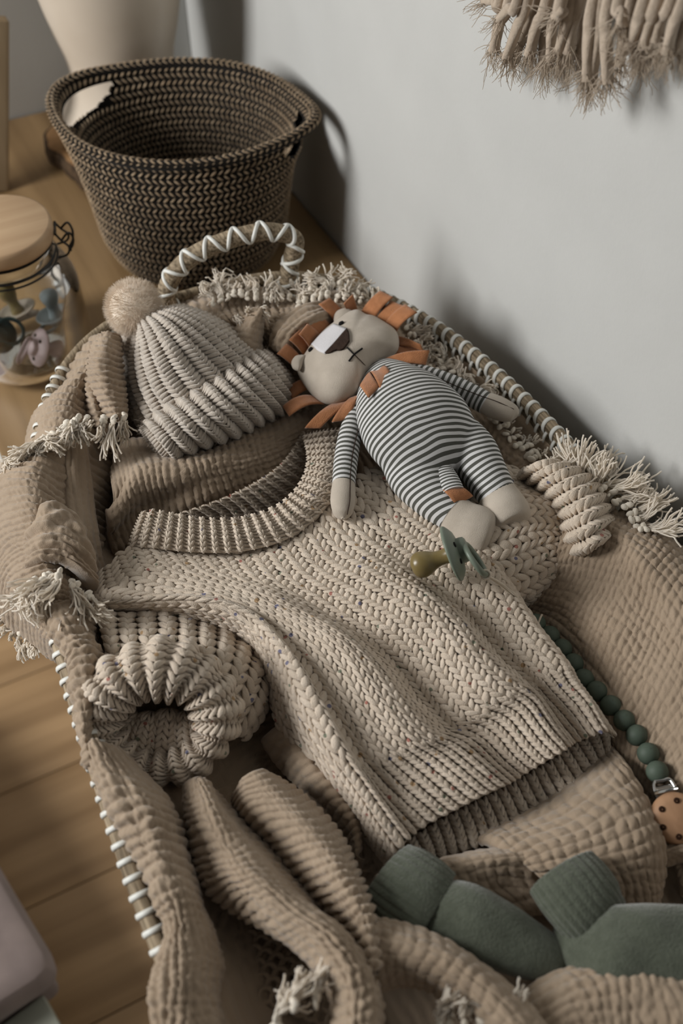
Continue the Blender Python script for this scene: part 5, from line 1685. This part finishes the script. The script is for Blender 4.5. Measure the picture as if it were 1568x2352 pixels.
# mane
for qd, bend in [
    ([(778, 748, 15.6), (798, 728, 15.6), (757, 683, 17.4), (732, 698, 17.4)], 0.002),
    ([(800, 722, 15.8), (822, 716, 15.8), (812, 679, 17.6), (790, 700, 17.4)], 0.001),
    ([(826, 720, 16.0), (856, 738, 16.0), (902, 682, 18.0), (872, 667, 18.0)], 0.004),
    ([(858, 740, 16.0), (884, 752, 16.0), (930, 704, 17.6), (898, 690, 17.6)], 0.003),
    ([(880, 748, 16.2), (906, 766, 16.2), (957, 717, 18.2), (928, 698, 18.2)], 0.004),
    ([(908, 770, 15.6), (915, 795, 15.6), (972, 806, 16.2), (965, 790, 16.6)], 0.002),
    ([(910, 795, 15.6), (900, 812, 15.6), (960, 818, 15.6), (975, 805, 15.8)], 0.002),
    ([(882, 822, 16.6), (892, 838, 16.6), (976, 836, 16.8), (985, 804, 18.0)], 0.003),
    ([(850, 856, 17.4), (876, 840, 17.4), (906, 872, 18.4), (872, 892, 18.6)], 0.005),
    ([(828, 888, 17.2), (850, 854, 17.2), (870, 886, 18.6), (846, 914, 18.6)], 0.006),
    ([(826, 880, 16.6), (838, 918, 16.4), (850, 942, 17.2), (866, 905, 17.6)], 0.003),
    ([(800, 916, 16.0), (826, 904, 16.2), (806, 962, 15.6), (762, 970, 15.6)], 0.003),
    ([(760, 928, 15.6), (822, 912, 15.6), (735, 984, 15.2), (700, 983, 15.2)], 0.006),
    ([(716, 908, 15.4), (745, 926, 15.4), (664, 956, 15.6), (649, 934, 15.6)], 0.006),
    ([(690, 872, 15.0), (706, 892, 15.0), (672, 918, 14.2), (660, 890, 14.2)], 0.002),
    ([(684, 852, 15.0), (694, 826, 15.0), (656, 790, 16.4), (636, 812, 16.4)], 0.003),
    ([(700, 818, 15.2), (712, 798, 15.2), (688, 756, 16.8), (664, 780, 16.8)], 0.002),
    ([(712, 800, 15.6), (736, 774, 15.6), (706, 744, 17.4), (686, 768, 17.4)], 0.003),
    ([(735, 778, 15.4), (764, 750, 15.4), (722, 720, 17.0), (698, 744, 17.0)], 0.003)]:
    felt(qd, bend=bend)

# ------------------------------------------------------------------ pacifier and its strap
M_green = plastic('sage_green_plastic', srgb(116, 126, 112), 0.4)
# the shield stands nearly on edge, nipple towards the lower left
pcen = P(np.array(1048.), np.array(1268.), 17.2)
pax = nrm(-RIGHT * 0.87 - CUP * 0.33 + FWD * 0.2)
pdn = nrm(-CUP * 0.9 + RIGHT * 0.35)
pt, ploc = pacifier('sage green pacifier with an amber nipple standing on the sweater below the lion', pcen, pax, np.cross(pdn, pax), M_green, M_latex, M_green, ring_tilt=0.25, s=1.02)

M_bead = mat('matt_forest_green_silicone', srgb(80, 92, 80), srgb(76, 88, 76), scale=40, rough=0.6, spec=0.35)
M_string = mat('cream_string', srgb(214, 202, 184), rough=0.9, bump=0.4, bscale=1200)
M_chrome = mat('polished_steel', srgb(190, 190, 188), rough=0.15, metal=1.0)
M_beech = wood('beech_wood', srgb(160, 122, 92), srgb(178, 140, 108), axis=1, scale=16, rough=0.55)
beads = [(1230, 1432, 10.6), (1262, 1460, 10.4), (1290, 1490, 10.3), (1316, 1524, 10.3), (1340, 1560, 10.4), (1370, 1588, 10.6), (1402, 1621, 10.7), (1433, 1655, 10.8), (1462, 1689, 10.8), (1488, 1731, 10.9), (1509, 1773, 11.0)]
st = thing('pacifier_clip', 'pacifier strap of dark green beads with a round wooden clip', 'pacifier clip', PA(beads)[5])
V, F = lathe([(0.00775 * math.sin(a), -0.00775 * math.cos(a)) for a in np.linspace(0.03, math.pi - 0.03, 20)], 32)
bm_ = mesh('bead', V, F, M_bead)
bpos = PA(beads)
for i, p_ in enumerate(bpos):
    sc_ = 1.0
    inst('bead', bm_, st, frame(p_, np.array([1, 0, 0]) * sc_, np.array([0, 1, 0]) * sc_, np.array([0, 0, 1]) * sc_))
V, F = tube(spline(bpos, 60), 0.0008, sides=6)
obj('core_string', V, F, M_string, st)
# string from the pacifier ring to the first bead: two strands, and a turn around the bead
ringp = ploc(np.array([[0.0, 0.0223, -0.0139]]))[0]
b0_ = bpos[0]
for dlt, dz in ((0.0, 0.0), (0.0022, 0.001)):
    mid = P(np.array(1150.), np.array(1345.), 14.6) + RIGHT * dlt; m2 = P(np.array(1190.), np.array(1385.), 13.0) + RIGHT * dlt * 1.5
    V, F = tube(spline([ringp, mid, m2, P(np.array(1214.), np.array(1412.), 11.6), b0_ + UPV * 0.004], 50), 0.00095, sides=8)
    obj('string', V, F, M_string, st)
a = np.arange(32) / 32 * 2 * math.pi
e_ = nrm(RIGHT * 0.9 - HEAD * 0.5)
f_ = nrm(np.cross(e_, UPV))
V, F = tube(ringp + 0.0032 * np.cos(a)[:, None] * RIGHT + 0.0032 * np.sin(a)[:, None] * nrm(HEAD + UPV), 0.0009, sides=8, closed=True, up=FWD)
obj('string_loop', V, F, M_string, st)
nb = nrm(RIGHT * 0.75 - HEAD * 0.35)
s1 = nrm(np.cross(nb, UPV)); s2 = np.cross(s1, nb)
V, F = tube(b0_ + nb * 0.0022 + 0.0078 * (np.cos(a)[:, None] * s1 + np.sin(a)[:, None] * s2), 0.0008, sides=8, closed=True, up=nb)
obj('string_loop', V, F, M_string, st)
# metal clip and wooden disc
wc = P(np.array(1552.), np.array(1880.), 11.4)
wn = nrm(-FWD * 0.6 + UPV * 0.4 - RIGHT * 0.1)
w1 = nrm(RIGHT - wn * (RIGHT @ wn)); w2 = np.cross(wn, w1)
V, F = lathe([(0.0002, -0.006), (0.011, -0.006), (0.0155, -0.0045), (0.0172, 0), (0.0155, 0.0045), (0.011, 0.0062), (0.0002, 0.0068)], 48)
toW = lambda V: wc + V[:, :1] * w1 + V[:, 1:2] * w2 + V[:, 2:] * wn
disc = obj('wooden_disc', toW(V), F, M_beech, st)
for k in range(6):  # solid dark plugs: the shade inside the holes is painted in their colour
    an = k * math.pi / 3 + 0.5
    V, F = lathe([(0.0001, 0.0040), (0.0019, 0.0042), (0.0021, 0.0060), (0.0019, 0.0068), (0.0001, 0.0060)], 14, (0.0115 * math.cos(an), 0.0115 * math.sin(an), 0))
    obj('disc_hole', toW(V), F, mat('painted_hole_shade', srgb(52, 32, 20), rough=0.9) if k == 0 else bpy.data.materials['painted_hole_shade'], disc)
cdir = nrm(bpos[-1] - wc); cs_ = nrm(np.cross(cdir, wn))
base_c = wc + cdir * 0.0165
V, F = box((-0.0075, -0.004, -0.0012), (0.0075, 0.009, 0.0012), 0.0006)
obj('clip_plate', base_c + V[:, :1] * cs_ + V[:, 1:2] * cdir + V[:, 2:] * wn, F, M_chrome, st)
V, F = tube(spline([base_c + cs_ * 0.0075 + cdir * 0.002 + wn * 0.002, base_c + cs_ * 0.0055 + cdir * 0.012 + wn * 0.003, base_c + cdir * 0.0125 + wn * 0.0032, base_c - cs_ * 0.0055 + cdir * 0.012 + wn * 0.003, base_c - cs_ * 0.0075 + cdir * 0.002 + wn * 0.002], 30), 0.0013, sides=8)
obj('clip_wire', V, F, M_chrome, st)
V, F = tube(np.array([base_c - cs_ * 0.008 + wn * 0.003 + cdir * 0.004, base_c + wn * 0.003 + cdir * 0.004, base_c + cs_ * 0.008 + wn * 0.003 + cdir * 0.004]), 0.0019, sides=10)
obj('clip_hinge', V, F, M_chrome, st)

# ------------------------------------------------------------------ socks
M_sock = mat('sage_green_wool', srgb(78, 83, 70), srgb(88, 93, 80), scale=220, rough=1.0, bump=0.9, bscale=650, sheen=0.5)


def sock(label, foot, fr, cuff, crw_, group='pair of green socks'):
    p_ = PA(foot)
    t = thing('sock', label, 'sock', [p_[1][0], p_[1][1], 0.09], group)
    V, F, s_ = limb(foot, *fr, n=70, sides=40)
    V = V + UPV * (0.0022 * vn(V[:, 0] * 45, V[:, 1] * 45, 81) + 0.0013 * vn(V[:, 0] * 110 + V[:, 1] * 60, V[:, 1] * 40, 82))[:, None]
    obj('foot', V, F, M_sock, t)
    # folded ribbed cuff: an open, flattened double tube
    n, sd = 26, 160
    pp = spline(PA(cuff), n)
    ra = spline(np.array(crw_[0], float)[:, None], n)[:, 0] / 100; rb_ = spline(np.array(crw_[1], float)[:, None], n)[:, 0] / 100
    rows = []
    for sc_, rng_ in ((1.0, range(n)), (0.86, range(n - 1, -1, -1))):
        V, F = tube(pp, ra * sc_, rb_ * sc_, sides=sd, cap=False)
        V = V.reshape(n, sd, 3)
        ctr = pp[:, None]
        an = np.arange(sd) / sd * 2 * math.pi
        groove = 1 - 0.05 * np.exp(-((np.mod(an * 26 / (2 * math.pi), 1) - 0.5) / 0.14) ** 2)
        V = ctr + (V - ctr) * groove[None, :, None]
        rows += [V[i] for i in rng_]
    V = np.vstack(rows)
    obj('folded_cuff', V, gridF(2 * n, sd, cu=True, cv=True), M_sock, t)
    return t


sock('sage green baby sock lying diagonally below the sweater hem',
     [(960, 2065, 11.6), (1010, 2090, 12.2), (1070, 2110, 12.6), (1130, 2140, 12.6), (1190, 2170, 12.4), (1250, 2195, 12.0), (1295, 2205, 11.6), (1308, 2207, 11.5)],
     ([1.6, 2.0, 2.2, 2.1, 1.9, 1.6, 1.2, 0.1], [0.8, 1.1, 1.4, 1.3, 1.2, 1.1, 0.8, 0.1]),
     [(1000, 2085, 12.4), (965, 2060, 12.6), (920, 2030, 12.5), (890, 2010, 12.2)], ([2.55, 2.7, 2.7, 2.5], [1.2, 1.35, 1.3, 1.1]))
sock('sage green baby sock with its cuff up, partly outside the right edge',
     [(1330, 2120, 11.8), (1345, 2165, 12.2), (1390, 2180, 12.8), (1450, 2182, 13.2), (1530, 2180, 13.4), (1620, 2180, 13.4), (1690, 2180, 13.2), (1700, 2180, 13.2)],
     ([1.6, 2.0, 2.5, 2.65, 2.6, 2.4, 1.5, 0.1], [1.0, 1.3, 1.6, 1.7, 1.6, 1.4, 1.0, 0.1]),
     [(1382, 2125, 12.0), (1355, 2088, 12.8), (1320, 2042, 12.9), (1290, 2004, 12.7)], ([2.3, 2.5, 2.6, 2.5], [1.2, 1.4, 1.5, 1.3]))
